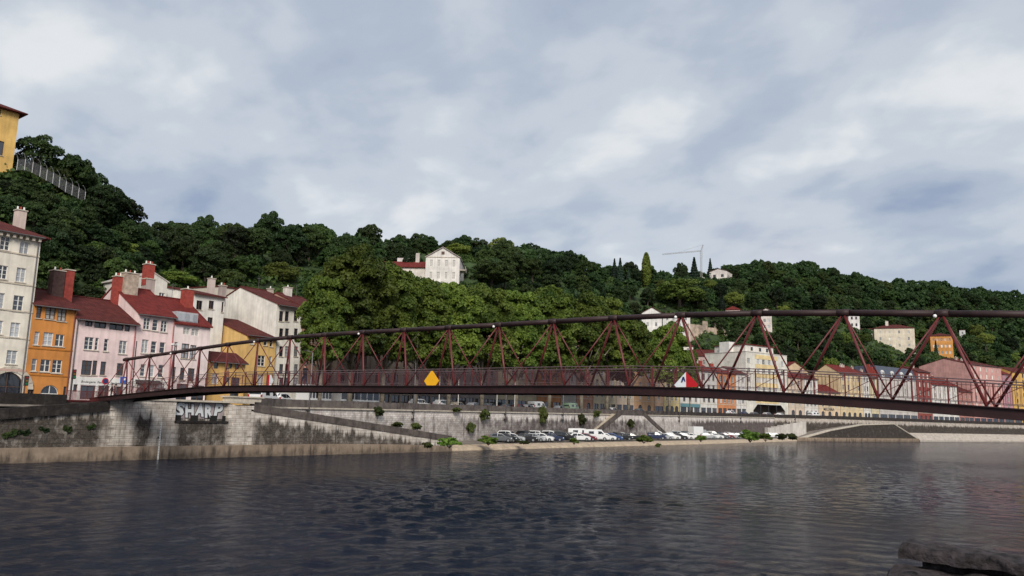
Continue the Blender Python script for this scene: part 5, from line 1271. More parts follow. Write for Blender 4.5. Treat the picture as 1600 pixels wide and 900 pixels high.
ZX = [(90, 'beside the yellow cliff-top building'), (165, 'above the orange house chimneys'), (240, 'above the two pink houses'), (330, 'behind the red chimneys'), (420, 'above the white flat topped block'), (500, 'above the first plane tree'), (590, 'above the tallest plane tree'), (665, 'left of the white mansion'),
      (740, 'just right of the white mansion'), (830, 'right of the large bright round tree'), (930, 'left of the two firs'), (1010, 'around the two firs'), (1100, 'around the big pale tree'), (1180, 'right of the tower crane'), (1260, 'above the tall cream block'), (1340, 'left of the arcaded villa'), (1440, 'around the arcaded villa'), (1520, 'around the orange villa'), (3000, 'at the right edge of the picture')]
def hill_label(x_, yt, yb):
    rg = np.interp(x_, RT_X, RT_Y); lvl = 'on the skyline' if yt < rg+14 else 'mid slope' if yt < rg+65 else 'low on the slope'
    return 'leafy green hillside tree %s, %s' % (lvl, next(l for b_, l in ZX if x_ < b_)), 'hillside trees %s, %s' % (lvl, next(l for b_, l in ZX if x_ < b_))
sco, sq, noff = [], [], 0
r_ = np.random.default_rng(5)
for i in order + [k for k in range(len(cand)) if vis[k] == 0 and k % 3 == 0]:
    X, Y, z, R, Hs = cand[i]; x_ = project((X, Y, z))[0]
    pk = r_.choice(6, p=[.24,.2,.18,.16,.06,.16]) if x_ > 240 else r_.choice(6, p=[.34,.1,.22,.06,.02,.26])
    if i in single:
        lab, grp = hill_label(x_, project((X, Y, z+2.1*R*Hs))[1], 0)
        t = thing('broadleaf_tree', lab, 'tree', (X, Y, z-.3), float(r_.uniform(0, 6.28)), grp)
        t.scale = (R, R, R*Hs); link('trunk', HP[pk][0], t); link('crown', HP[pk][1], t)
    else:
        P, Nn_ = HP[pk][2]; k = r_.choice(len(P), 520, replace=False); an = r_.uniform(0, 6.28); ca, sa = math.cos(an), math.sin(an)
        rot = np.array([[ca, -sa, 0], [sa, ca, 0], [0, 0, 1]]); Q = (P[k] @ rot.T)*np.array([R, R, R*Hs])+np.array([X, Y, z-.3]); co, q = leaf_arrays(Q, Nn_[k] @ rot.T, .19*R, r_, .5)
        sco.append(co); sq.append(q+noff); noff += len(co)
if sco:
    o = link('woodland', quads_mesh('woodland', np.concatenate(sco), np.concatenate(sq), LEAF_DARK)); tag(o, 'dense green wood filling the gaps on the hillside', 'wood', kind='stuff')
ug, uq, un = [], [], 0
def grid_pt(fi, d):                                # point on the hill sheet itself
    i0 = int(fi); f_ = fi-i0; j = int(np.clip(np.searchsorted(dd, d)-1, 1, len(dd)-2)); g_ = (d-dd[j])/(dd[j+1]-dd[j])
    P = (G[i0, j]*(1-f_)+G[i0+1, j]*f_)*(1-g_)+(G[i0, j+1]*(1-f_)+G[i0+1, j+1]*f_)*g_; return float(P[0]), float(P[1]), float(P[2])
def shrub_at(X, Y, z, R):
    global un
    n_ = int(26+R*16); d = r_.normal(size=(n_, 3)); d /= np.linalg.norm(d, axis=1)[:,None]; d[:,2] = np.abs(d[:,2]); Q = d*np.array([R, R, R*.8])*r_.uniform(.7, 1.05, (n_, 1))+np.array([X, Y, z-.2])
    co, q = leaf_arrays(Q, d, .42, r_, .8); ug.append(co); uq.append(q+un); un += len(co)
for i in range(len(sN)):
    for d in np.arange(17, DR[i]+6, 2.9):
        for _k in range(3):
            X, Y, z = grid_pt(min(len(sN)-1.01, i+r_.uniform(0, .99)), d+r_.uniform(-1.4, 1.4))
            if (np.array([X, Y, z])-EYE) @ FW < 40: continue
            x_, y_ = project((X, Y, z+1))
            if not (-40 < x_ < 1640) or (985 < x_ < 1012 and 448 < y_ < 482): continue
            if any(np.hypot(X-P[0], Y-P[1]) < 3.5 for P, *_r in HILLH): continue
            shrub_at(X, Y, z, r_.uniform(.9, 2.4))
o = link('undergrowth', quads_mesh('undergrowth', np.concatenate(ug), np.concatenate(uq), LEAF_MID)); tag(o, 'low green undergrowth covering the hillside between the trees', 'undergrowth', kind='stuff')
print('hill trees', len(cand), 'single', len(single), 'stuff', len(sco))
# ridge trees far behind the top of the left cliff
# meadow patch
P = hill_hit(1000, 462)
# ---- bushes and ivy
def bush_proto(seed, leaves, size, material, n=9):
    r = np.random.default_rng(seed); lob = [((c[0], c[1], c[2]+.55), s) for c, s in round_lobes(r, 1.0, 1.5, n)]; P, Nn_ = lobes_points(lob, leaves, r); k = P[:,2] > -.05; return leaf_mesh('leaves', P[k], Nn_[k], size, r, material, .8)
def stem_proto(seed):
    r = np.random.default_rng(seed); m = MB()
    for i in range(12): a = r.uniform(0, 6.28); m.tube((0, 0, -.1), (.6*math.cos(a), .6*math.sin(a), r.uniform(.5, 1.1)), .03, 4, .008, cap=False)
    return m.mesh('stems', BARK)
BPD = bush_proto(47, 1500, .12, LEAF_DARK); BP = [bush_proto(41+i, 1500, .12, m_) for i, m_ in enumerate((LEAF_BUSH, LEAF_BUSH, LEAF_IVY))]; SP = stem_proto(9)
def bush(label, x_, yb, wpx, hpx, k, z=None, line=None, name='bush', cat='bush'):
    P = at_z(x_, yb, z) if z is not None else on_line(x_, yb, line); D_ = (P-EYE) @ FW; w, h = wpx/FPX*D_/2, hpx/FPX*D_
    t = thing(name, label, cat, tuple(map(float, P)), random.uniform(0, 6.28), 'riverside bushes'); t.scale = (w, w, h/1.55); link('stems', SP, t); link('leaves', BP[k], t); return t
ED = [(p[0], p[1]+1.9) for p in Wd]
for lab, x_, yb, w_, h_, k in [('small dark bush at the foot of the ramp wall', 668, 700, 18, 13, 2), ('big bright green bush at the foot of the ramp', 702, 699, 38, 19, 0), ('loose tall shrub behind the big bright green bush', 712, 688, 44, 26, 2), ('bright green bush at the left end of the car park', 763, 695, 34, 17, 1), ('low dark weeds between the first parked cars', 818, 694, 22, 8, 2),
        ('bright round bush in front of the dark cars', 897, 694, 17, 12, 0), ('bright green bush under the stair among parked cars', 1006, 692, 28, 15, 1), ('bush in front of the cars below the red and white board', 1095, 690, 20, 12, 0), ('largest green bush on the quay edge near the right end of the car park', 1172, 690, 34, 22, 1), ('green bush right of the largest quay bush', 1196, 689, 22, 15, 0), ('dark bush at the right end of the car park', 1222, 687, 18, 14, 2), ('last dark green bush before the ramp wall', 1238, 687, 18, 14, 2),
        ('small bush growing on the slope over the water', 1028, 699, 10, 9, 2)]:
    P = on_line(x_, yb, ED); bush(lab, x_, yb, w_, h_, k, z=.85 if 'over the water' not in lab else .3)
UL = [(p[0], p[1]-.5) for p in Ud]
for lab, x_, yb, w_, h_ in [('ivy clump hanging on the upper wall near the ramp', 592, 650, 18, 20), ('large dark ivy clump hanging from the parapet left of centre', 757, 657, 24, 24), ('tallest dark shrub growing out of the parapet', 848, 662, 20, 38), ('brownish shrub hanging on the wall left of the stairs', 909, 664, 18, 24), ('yellow green weeds on the parapet beside the stairs', 932, 652, 16, 15), ('yellowish weeds on the parapet under the yellow board', 713, 644, 18, 10),
        ('weeds on the wall behind the ramp', 620, 668, 30, 12), ('pale shrubs behind the ramp parapet', 650, 671, 26, 14), ('tall thin weeds on the lower quay by the wall', 735, 676, 18, 22), ('dark ivy under the stair landing', 985, 668, 24, 18)]:
    P = on_line(x_, yb, UL if 'landing' not in lab else [(p[0], p[1]-2.9) for p in Ud]); D_ = (P-EYE) @ FW; w, h = w_/FPX*D_/2, h_/FPX*D_
    t = thing('wall_shrub', lab, 'shrub', tuple(map(float, P)), random.uniform(0, 6.28), 'shrubs on the quay wall'); t.scale = (w, min(w, .9), h/1.5); link('leaves', BP[2], t)
for lab, x_, yb in [('leftmost dark plant growing on the river wall', 12, 669), ('dark plant growing on the river wall, second from left', 38, 667), ('wide dark plant on the river wall, third from left', 72, 665), ('small dark plant on the river wall near the bridge end', 108, 661), ('low dark plant trailing on the river wall under the bridge end', 140, 660)]:
    P = at_Y(x_, yb, YW-.05); t = thing('wall_plant', lab, 'plant', tuple(map(float, P)), 0, 'plants on the river wall'); t.scale = (random.uniform(.35, .9), .22, random.uniform(.35, .75)); t.rotation_euler = (random.uniform(-.2, .2), random.uniform(2.6, 3.5), 0); link('leaves', BPD, t)
# ------------------------------------------------------------------ vehicles
def loft(stations, ny=1):
    m = MB(); rings = []
    for x, zl, zb, w, zt, wt in stations:
        rings.append([(x, -w*.93, zl), (x, -w, zl+.18), (x, -w*.985, zb), (x, -wt, zt), (x, -wt*.6, zt+.03), (x, wt*.6, zt+.03), (x, wt, zt), (x, w*.985, zb), (x, w, zl+.18), (x, w*.93, zl)])
    n = 10
    for R_ in rings: m.v += R_
    for i in range(len(rings)-1):
        for j in range(n): k = (j+1) % n; m.f.append((i*n+j, i*n+k, (i+1)*n+k, (i+1)*n+j))
    m.f.append(tuple(range(n))); m.f.append(tuple(range((len(rings)-1)*n+n-1, (len(rings)-1)*n-1, -1))); return m
CARGLASS = plain('car_glass', (.012,.014,.018), .06, 0, .9); TYRE = plain('tyre', (.012,.012,.012), .85); RIM = plain('wheel_rim', (.35,.36,.38), .35, .7); HEADL = plain('headlight', (.7,.72,.75), .15); TAILL = plain('tail_light', (.35,.01,.01), .25); TRIM = plain('car_trim', (.02,.02,.022), .6)
PAINTS = {k: mat('paint_'+k, c, .28, .05, 2, spec=.6) for k, c in dict(white=(.72,.72,.72), silver=(.36,.37,.39), black=(.012,.012,.014), grey=(.10,.105,.115), navy=(.015,.025,.07), blue=(.03,.07,.20), maroon=(.15,.012,.02), green=(.25,.36,.25), beige=(.42,.36,.28)).items()}
def side(m, pts, y, th=.012):
    for s in (-1, 1): m.prism([(x, s*(y if not isinstance(y, (list, tuple)) else y[i]), z) for i, (x, z) in enumerate(pts)], (0, s*th, 0))
def car_proto(kind):
    # front of the car at +x
    if kind == 'hatchback': st_ = [(-1.95,.35,.80,.70,.95,.55),(-1.9,.22,.85,.80,1.15,.60),(-1.5,.2,.88,.84,1.42,.60),(-.6,.2,.90,.85,1.47,.62),(.15,.2,.91,.85,1.40,.60),(.85,.2,.91,.85,.97,.72),(1.65,.2,.78,.83,.84,.72),(1.95,.25,.62,.74,.70,.62)]; gl = [(-1.55,.95),(-1.35,1.33),(-.6,1.38),(.05,1.32),(.72,.97)]; wh = (-1.25, 1.25, .31); ws = ((.2,1.385,.585),(.84,.985,.71)); rs = ((-1.52,1.40,.58),(-1.88,1.14,.6))
    elif kind == 'saloon': st_ = [(-2.2,.35,.80,.72,.86,.62),(-2.1,.22,.90,.82,.99,.66),(-1.5,.2,.92,.86,1.04,.66),(-.9,.2,.92,.87,1.40,.60),(-.1,.2,.92,.87,1.43,.61),(.4,.2,.91,.87,1.36,.60),(1.05,.2,.89,.86,.95,.72),(1.9,.2,.76,.84,.82,.72),(2.2,.26,.60,.74,.68,.62)]; gl = [(-1.45,.98),(-.9,1.31),(-.1,1.34),(.33,1.28),(.92,.96)]; wh = (-1.35, 1.38, .32); ws = ((.44,1.34,.585),(1.03,.97,.71)); rs = ((-.92,1.385,.585),(-1.48,1.05,.65))
    elif kind == 'suv': st_ = [(-2.1,.4,.95,.78,1.1,.62),(-2.05,.3,1.0,.86,1.35,.66),(-1.7,.28,1.02,.90,1.68,.66),(-.4,.28,1.04,.91,1.72,.67),(.35,.28,1.04,.91,1.64,.66),(.95,.28,1.03,.91,1.10,.78),(1.9,.28,.92,.89,1.0,.78),(2.15,.35,.72,.80,.85,.70)]; gl = [(-1.85,1.10),(-1.65,1.56),(-.4,1.61),(.28,1.54),(.85,1.11)]; wh = (-1.35, 1.35, .37); ws = ((.4,1.61,.64),(.94,1.12,.77)); rs = ((-1.72,1.66,.64),(-2.04,1.36,.66))
    else: st_ = [(-2.5,.35,1.2,.90,1.95,.80),(-2.45,.3,1.2,.95,2.12,.84),(-.5,.3,1.2,.96,2.18,.84),(1.0,.3,1.2,.96,2.12,.82),(1.75,.3,1.15,.96,1.25,.84),(2.3,.3,.95,.93,1.02,.84),(2.5,.35,.8,.85,.86,.74)]; gl = [(.35,1.28),(.35,1.85),(.95,1.82),(1.5,1.30)]; wh = (-1.6, 1.6, .36); ws = ((1.04,2.08,.81),(1.73,1.27,.83)); rs = ((-2.46,2.0,.8),(-2.5,1.4,.86))
    body = loft(st_).mesh('body', PAINTS['white'], (0,0,0), False)
    g = MB(); yb_ = max(s[3] for s in st_)
    def yat(x, z):
        for a, b_ in zip(st_, st_[1:]):
            if a[0] <= x <= b_[0]:
                t = (x-a[0])/(b_[0]-a[0]); S_ = [p+(q-p)*t for p, q in zip(a, b_)]; zb_, w_, zt_, wt_ = S_[2], S_[3]*.985, S_[4], S_[5]
                return w_ if z <= zb_ else w_+(wt_-w_)*min(1, (z-zb_)/max(.02, zt_-zb_))
        return yb_
    ctr_x = sum(p[0] for p in gl)/len(gl); ctr_z = sum(p[1] for p in gl)/len(gl)
    for s in (-1, 1):
        for h_ in (0, 1):
            if kind == 'van' and h_ == 0: pts = gl
            elif kind == 'van': pts = [(-1.5,1.3),(-1.5,1.8),(-.5,1.82),(-.5,1.3)]
            else:
                mid_t = gl[2]; pts = ([gl[0], gl[1], mid_t, (mid_t[0], gl[0][1])] if h_ == 0 else [(mid_t[0]+.07, gl[0][1]), (mid_t[0]+.07, mid_t[1]), gl[3], gl[4]])
            g.poly([(x, s*(yat(x, z)+.012), z) for x, z in (pts if s > 0 else reversed(pts))])
    for (a, b_) in (ws, rs):
        off = .015 if a[0] < b_[0] else -.015
        g.poly([(a[0]+off, -a[2], a[1]+.012), (b_[0]+off, -b_[2]*.92, b_[1]+.012), (b_[0]+off, b_[2]*.92, b_[1]+.012), (a[0]+off, a[2], a[1]+.012)])
    wl = MB(); wl.tube((0, -.1, 0), (0, .1, 0), wh[2], 14); rim = MB(); rim.tube((0, -.108, 0), (0, .108, 0), wh[2]*.6, 10)
    xf = st_[-2][0]; w_ = st_[-2][3]; hl = []; zz = st_[-2][2]-.1
    for s in (-1, 1): hl.append(MB().box(xf+.05, xf+.2, s*w_*.78-.16, s*w_*.78+.16, zz-.09, zz+.07).mesh('headlight', HEADL))
    xr = st_[1][0]; wr = st_[1][3]; tl = [MB().box(xr-.08, xr+.06, s*wr*.9-.09, s*wr*.9+.09, st_[1][2]-.12, st_[1][2]+.18).mesh('tail_light', TAILL) for s in (-1, 1)]
    bp = MB().box(st_[-1][0]-.1, st_[-1][0]+.05, -.6, .6, .3, .48).mesh('bumper_grille', TRIM)
    return dict(body=body, glass=g.mesh('windows', CARGLASS), wheel=wl.mesh('wheel', TYRE), rim=rim.mesh('rim', RIM), wh=wh, w=yb_, hl=hl, tl=tl, bp=bp)
CARS = {k: car_proto(k) for k in ('hatchback', 'saloon', 'suv', 'van')}
def car(label, kind, colour, loc, rz, group, cat='car', name='parked_car'):
    p = CARS[kind]; t = thing(name if kind != 'van' else 'parked_van', label, cat if kind != 'van' else 'van', tuple(map(float, loc)), rz, group)
    bo = link('body', p['body'], t); bo.material_slots[0].link = 'OBJECT'; bo.material_slots[0].material = PAINTS[colour]
    link('windows', p['glass'], t); link('bumper_grille', p['bp'], t)
    for m_ in p['hl']: link('headlight', m_, t)
    for m_ in p['tl']: link('tail_light', m_, t)
    for x_ in p['wh'][:2]:
        for s in (-1, 1): w_ = link('wheel', p['wheel'], t, (x_, s*(p['w']-.1), p['wh'][2])); link('rim', p['rim'], w_)
    return t
ORD = 'first second third fourth fifth sixth seventh eighth ninth tenth eleventh twelfth thirteenth fourteenth fifteenth sixteenth seventeenth eighteenth nineteenth twentieth twenty-first twenty-second twenty-third twenty-fourth twenty-fifth twenty-sixth twenty-seventh twenty-eighth twenty-ninth thirtieth'.split()
front = [(783,'grey','hatchback'),(792,'black','hatchback'),(803,'silver','hatchback'),(821,'black','saloon'),(834,'silver','saloon'),(849,'white','hatchback'),(863,'navy','saloon'),(882,'black','suv'),(907,'white','hatchback'),(917,'maroon','hatchback'),(932,'white','van'),(948,'white','hatchback'),(957,'blue','saloon'),(973,'black','saloon'),(989,'black','hatchback'),
         (1026,'navy','suv'),(1038,'silver','saloon'),(1050,'white','hatchback'),(1060,'black','saloon'),(1071,'white','hatchback'),(1081,'white','hatchback'),(1107,'silver','hatchback'),(1117,'white','saloon'),(1127,'grey','saloon'),(1136,'maroon','hatchback'),(1146,'silver','hatchback'),(1155,'black','hatchback'),(1205,'white','hatchback'),(1214,'silver','hatchback')]
FR = [(p[0], p[1]+4.3) for p in Wd]
for i, (x_, c_, k_) in enumerate(front):
    P = on_line(x_, 690, FR); P[2] = .97
    kk = {'hatchback': 'small car', 'saloon': 'saloon car', 'suv': 'sport utility car', 'van': 'van'}[k_]
    car('%s %s, %s vehicle from the left in the waterside parking row' % (c_, kk, ORD[i]), k_, c_, P, rad(-62+random.uniform(-5, 5)), 'vehicles in the waterside parking row')
back = [(778,'white','suv'),(810,'black','suv'),(829,'white','suv'),(852,'white','suv'),(868,'grey','suv'),(880,'silver','hatchback'),(894,'white','hatchback'),(903,'white','van'),(960,'black','saloon'),(972,'silver','saloon'),(1016,'white','hatchback'),(1030,'silver','suv'),(1048,'white','saloon'),(1061,'silver','suv'),(1073,'grey','suv'),(1102,'grey','saloon'),(1114,'silver','suv'),(1125,'navy','saloon'),(1137,'silver','hatchback'),(1148,'grey','saloon'),(1158,'silver','suv')]
BK = [(p[0], p[1]+9.6) for p in Wd]
for i, (x_, c_, k_) in enumerate(back):
    P = on_line(x_, 684, BK)
    if P is None: continue
    P[2] = 1.05; P[1] = min(P[1], u_at(P[0])-2.6); kk = {'hatchback': 'small car', 'saloon': 'saloon car', 'suv': 'sport utility car', 'van': 'van'}[k_]
    car('%s %s, %s vehicle from the left in the row against the quay wall' % (c_, kk, ORD[i]), k_, c_, P, rad(-68+random.uniform(-6, 6)), 'vehicles in the row against the wall')
# white box truck in the back row
P = on_line(1088, 684, BK); bt = thing('box_truck', 'small white box truck standing above the other parked vehicles', 'truck', (float(P[0]), float(P[1]-.5), 1.05), rad(-20))
link('cargo_box', MB().box(-2.6, .9, -1.0, 1.0, .7, 2.9).mesh('cargo_box', PAINTS['white']), bt); link('cab', MB().prism([(.95, -.95, .4), (2.5, -.95, .4), (2.5, -.95, 1.2), (2.0, -.95, 2.1), (.95, -.95, 2.1)], (0, 1.9, 0)).mesh('cab', PAINTS['silver']), bt)
link('windshield', MB().poly([(2.52, -.8, 1.25), (2.52, .8, 1.25), (2.06, .8, 2.0), (2.06, -.8, 2.0)]).mesh('windshield', CARGLASS), bt)
for x_ in (-1.7, 1.8):
    for s in (-1, 1): link('wheel', CARS['van']['wheel'], bt, (x_, s*.85, .36))
# vehicles on the street above
STL = [(u[0]*.62+f_[0]*.38, u[1]*.62+f_[1]*.38) for u, f_ in zip(Ud, Fd)]
street = [(412,'white','van'),(439,'white','suv'),(655,'white','suv'),(692,'white','suv'),(716,'beige','hatchback'),(742,'silver','hatchback'),(766,'grey','hatchback'),(792,'grey','saloon'),(812,'maroon','hatchback'),(826,'silver','hatchback'),(840,'white','van'),(876,'silver','hatchback'),(893,'green','van'),(948,'black','saloon'),(958,'white','hatchback'),(1000,'grey','hatchback'),(1143,'white','suv'),(1164,'navy','hatchback'),(1180,'grey','hatchback'),(1200,'silver','hatchback'),(1219,'white','saloon'),(1272,'white','van')]
for i, (x_, c_, k_) in enumerate(street):
    P = on_line(x_, 645, STL); j = min(range(len(STL)), key=lambda q: (STL[q][0]-P[0])**2+(STL[q][1]-P[1])**2); j = min(j, len(STL)-2); ang = math.atan2(STL[j+1][1]-STL[j][1], STL[j+1][0]-STL[j][0]); P[2] = street_z(P[0])+.01
    kk = {'hatchback': 'small car', 'saloon': 'saloon car', 'suv': 'estate car', 'van': 'van'}[k_]
    car('%s %s, %s vehicle from the left on the street behind the parapet' % (c_, kk, ORD[i]), k_, c_, P, ang, 'vehicles on the street', name='street_car')
# trolleybus
def bus(label, xa_, xb_, rz=None):
    A, B_ = on_line(xa_, 632, STL), on_line(xb_, 632, STL); L_ = float(np.linalg.norm(B_[:2]-A[:2])); L_ = min(L_, 13); t = thing('city_bus', label, 'bus', (float(A[0]), float(A[1])+1.5, street_z(A[0])), math.atan2(B_[1]-A[1], B_[0]-A[0]), 'buses on the street')
    body = MB().box(0, L_, -1.25, 1.25, .35, 1.25).box(0, L_, -1.25, 1.25, 2.75, 3.15).box(.02, L_-.02, -1.2, 1.2, 1.25, 2.75); link('body', body.mesh('body', PAINTS['white']), t)
    n = 7
    for k in range(n): link('window', MB().box(.15+L_*k/n, L_*(k+1)/n-.08, -1.262, -1.235, 1.3, 2.7).mesh('window', CARGLASS), t)
    for x_ in (L_*.2, L_*.75): link('wheel', MB().tube((x_, -1.28, .5), (x_, -1.05, .5), .48, 14).mesh('wheel', TYRE), t)
    link('destination_display', MB().box(L_*.08, L_*.22, -1.29, -1.265, 2.38, 2.62).mesh('destination_display', plain('led_red', (.1,.01,.01), .4, emit=((1, .06, .03), 3.0))), t); return t
bus('white city bus with dark windows and red display, left one behind the parapet', 482, 518); bus('white city bus with dark windows and red display, right one behind the parapet', 533, 602)
# ------------------------------------------------------------------ lamp posts, signs, gauge, crane
GALV = mat('galvanised', (.20,.19,.20), .5, .15, 3, metal=.3)
for i, x_ in enumerate((482, 646, 790, 880, 1062, 1158, 1243)):
    L0 = [(p[0], p[1]-.35) for p in Ud]; P = on_line(x_, 655, L0); zb = street_z(P[0])-1.9; h = 9.0
    t = thing('lamp_post', 'slim grey lamp post fixed to the quay wall, %s from the left' % ORD[i], 'lamp post', (float(P[0]), float(P[1]), zb), 0, 'lamp posts on the quay wall')
    link('pole', MB().tube((0, 0, 0), (0, 0, h), .085, 8, .06).mesh('pole', GALV, (0,0,0), True), t); link('bracket', MB().box(-.14, .14, -.05, .4, .3, .55).box(-.14, .14, -.05, .4, 1.3, 1.5).mesh('bracket', DARKMETAL), t)
    link('arm', MB().tube((0, 0, h), (0, 1.3, h+.25), .045, 6).mesh('arm', GALV), t); link('lamp_head', MB().box(-.14, .14, 1.1, 1.75, h+.2, h+.33).mesh('lamp_head', DARKMETAL), t)
# slim pale poles among the trees on the street
for i, x_ in enumerate((677, 707, 768, 796)):
    P = on_line(x_, 640, MIDL); t = thing('street_pole', 'thin pale street pole under the plane trees, %s from the left' % ORD[i], 'pole', (float(P[0]), float(P[1])-1.2, street_z(P[0])), 0, 'poles on the street'); link('shaft', MB().tube((0, 0, 0), (0, 0, 5.5), .07, 8, .05).mesh('shaft', WHITE), t); link('foot', MB().tube((0, 0, 0), (0, 0, .4), .14, 8, .1).mesh('foot', GALV), t)
# white gauge staff on the river wall
P = at_Y(246.5, 718, YW-.42); Pt = at_Y(249.5, 659, YW-.42); gs = thing('water_gauge', 'white water level staff fixed upright to the river wall', 'gauge', tuple(map(float, P)))
H_ = float(Pt[2]-P[2]); link('staff', MB().box(-.07, .07, -.03, .03, -.2, H_).mesh('staff', WHITE), gs)
for k in range(int(H_/.25)): link('graduation', MB().box(-.068, .0, -.036, -.031, .1+k*.25, .16+k*.25).mesh('graduation', INK), gs)
link('mount', MB().box(-.05, .05, .03, .44, H_*.55, H_*.6).box(-.05, .05, .03, .44, .3, .4).mesh('mount', DARKMETAL), gs)
# graffiti in the recess
GW = plain('graffiti_white', (.62,.64,.65), .7); gx0, gx1 = WX(276, 645), WX(352, 645)
gz0, gz1 = zpx(315, 652), min(5.7, zpx(315, 630))
gr = tag(link('graffiti_board', MB().box(gx0-.1, gx1+.1, YW+.47, YW+.495, gz0-.15, gz1+.2).mesh('graffiti_board', plaster((.38,.32,.32)), (gx0, YW, gz0)), None, (gx0, YW, gz0)), 'grey painted panel carrying white outlined graffiti letters on the river wall', 'graffiti')
import itertools
cw = (gx1-gx0)/5*1.0
for k, chr_ in enumerate('SHARP'):
    for layer, (mt_, off, yy) in enumerate(((INK, .12, .455), (GW, .05, .44))):
        me = text_mesh(chr_, 1.0, mt_, off, .12*((-1)**k)); xs_ = [v.co.x for v in me.vertices]; ys_ = [v.co.y for v in me.vertices]; o = link('letter', me, gr); o.rotation_euler = (math.pi/2, 0, 0)
        w0 = max(xs_)-min(xs_); h0 = max(ys_)-min(ys_); sx = cw*(1.12 if layer == 0 else .98)/w0; sz = (gz1-gz0)*(1.12 if layer == 0 else 1.0)/h0
        o.scale = (sx, sz, 1); o.location = (cw*(k+.5)-(max(xs_)+min(xs_))/2*sx, yy, (gz1-gz0)*(.5+.04*((-1)**k))-(max(ys_)+min(ys_))/2*sz)
# landing railing, signals and road signs beside the left bridge end
lr = thing('landing_railing', 'dark red bar railing between the parapet and the bridge end', 'railing', (float(at_Y(130, 625, 80.0)[0]), 80.0, 5.5))
xa0, xa1 = float(at_Y(104, 625, 80.0)[0]), float(at_Y(164, 625, 80.0)[0])
for h in (.1, 1.0): world_part('rail', MB().tube((xa0, 80, 5.55+h), (xa1, 80, 5.55+h), .03, 6), PAINT, lr)
for k in range(34): X = xa0+(xa1-xa0)*k/33; world_part('bar', MB().box(X-.018, X+.018, 79.985, 80.015, 5.5, 6.55), PAINT, lr)
def road_sign(label, x_, ytop, kind, Yp=82.0):
    P = at_Y(x_, 622, Yp); zt = float(at_Y(x_, ytop, Yp)[2]); t = thing('road_sign', label, 'sign', (float(P[0]), Yp, 5.7)); link('pole', MB().tube((0, 0, 0), (0, 0, zt-5.7+.3), .035, 6).mesh('pole', GALV), t)
    if kind == 'round': link('disc', MB().tube((0, -.07, zt-5.7), (0, -.04, zt-5.7), .34, 18).mesh('disc', RED), t); link('centre', MB().tube((0, -.085, zt-5.7), (0, -.072, zt-5.7), .24, 18).mesh('centre', plain('sign_navy', (.03,.03,.12), .5)), t)
    else: link('plate', MB().box(-.36, .36, -.07, -.04, zt-5.7-.36, zt-5.7+.36).mesh('plate', plain('sign_road_blue', (.02,.09,.42), .5)), t); link('pictogram', MB().box(-.14, -.05, -.08, -.072, zt-5.7-.2, zt-5.7+.22).box(-.05, .16, -.08, -.072, zt-5.7, zt-5.7+.22).mesh('pictogram', WHT), t)
road_sign('round red and dark no parking sign on a pole at the bridge end', 161.5, 595.5, 'round'); road_sign('blue square sign on a pole at the bridge end', 190, 594, 'square')
for lab, x_, yt in (('dark traffic light at the corner of the cream house', 37.5, 587), ('dark traffic light in front of the orange and pink houses', 111, 577)):
    P = at_Y(x_, 615, 83.5); zt = float(at_Y(x_, yt, 83.5)[2])-5.7; t = thing('traffic_light', lab, 'traffic light', (float(P[0]), 83.5, 5.7)); link('pole', MB().tube((0, 0, 0), (0, 0, zt), .05, 8).mesh('pole', DARKMETAL), t); hd = link('signal_head', MB().box(-.16, .16, -.3, -.02, zt-.95, zt).mesh('signal_head', DARKMETAL), t)
    for k, c_ in enumerate(((.25,.01,.01), (.2,.1,.01), (.01,.15,.05))): link('lens', MB().tube((0, -.33, zt-.18-.29*k), (0, -.305, zt-.18-.29*k), .1, 12).mesh('lens', plain('lens', c_, .3)), hd)
P = at_Y(205, 620, 81.5); zt = float(at_Y(205, 532, 81.5)[2])-5.7; t = thing('flag_pole', 'thin dark pole standing behind the left end of the bridge', 'pole', (float(P[0]), 81.5, 5.7)); link('shaft', MB().tube((0, 0, 0), (0, 0, zt), .07, 8, .05).mesh('shaft', DARKMETAL), t); link('base', MB().box(-.15, .15, -.15, .15, 0, .25).mesh('base', DARKMETAL), t)
Tq = Tn[2]; t = thing('loudspeaker_mast', 'small mast with two horns on the upper chord near its left end', 'loudspeaker', (Tq[0], Tq[1], Tq[2]+.18)); link('mast', MB().tube((0, 0, 0), (0, 0, .75), .03, 6).mesh('mast', PAINT_SHADE), t)
for s in (-1, 1): link('horn', MB().tube((0, s*.05, .55), (0, s*.5, .55), .04, 8, .13).mesh('horn', WHITE), t)
# tower crane
tc_ = thing('tower_crane', 'slender white tower crane with a long jib on the hilltop', 'crane', tuple(map(float, Pc))); CRM_ = mat('crane_paint', (.34,.32,.31), .5, .1, 2)
Dc = (Pc-EYE) @ FW; ztop = height_on(Pc[0], Pc[1], 392)-Pc[2]; rgt = np.array([Pc[1], -Pc[0]])/np.linalg.norm(Pc[:2]); fwd = Pc[:2]/np.linalg.norm(Pc[:2])
def lattice(m, a, b_, w, n, r):
    a, b_ = np.array(a, float), np.array(b_, float); d = (b_-a)/np.linalg.norm(b_-a); e1 = np.cross(d, (0, 0, 1) if abs(d[2]) < .8 else (1, 0, 0)); e1 /= np.linalg.norm(e1); e2 = np.cross(d, e1)
    cs = [e1*w+e2*w, -e1*w+e2*w, -e1*w-e2*w, e1*w-e2*w]
    for c in cs: m.tube(a+c, b_+c, r, 4)
    for i in range(n):
        p, q = a+(b_-a)*i/n, a+(b_-a)*(i+1)/n
        for j in range(4): m.tube(p+cs[j], q+cs[(j+1) % 4], r*.7, 3, cap=False)
m = MB(); lattice(m, (0, 0, 0), (0, 0, ztop), .42, 16, .055); link('mast', m.mesh('mast', CRM_), tc_)
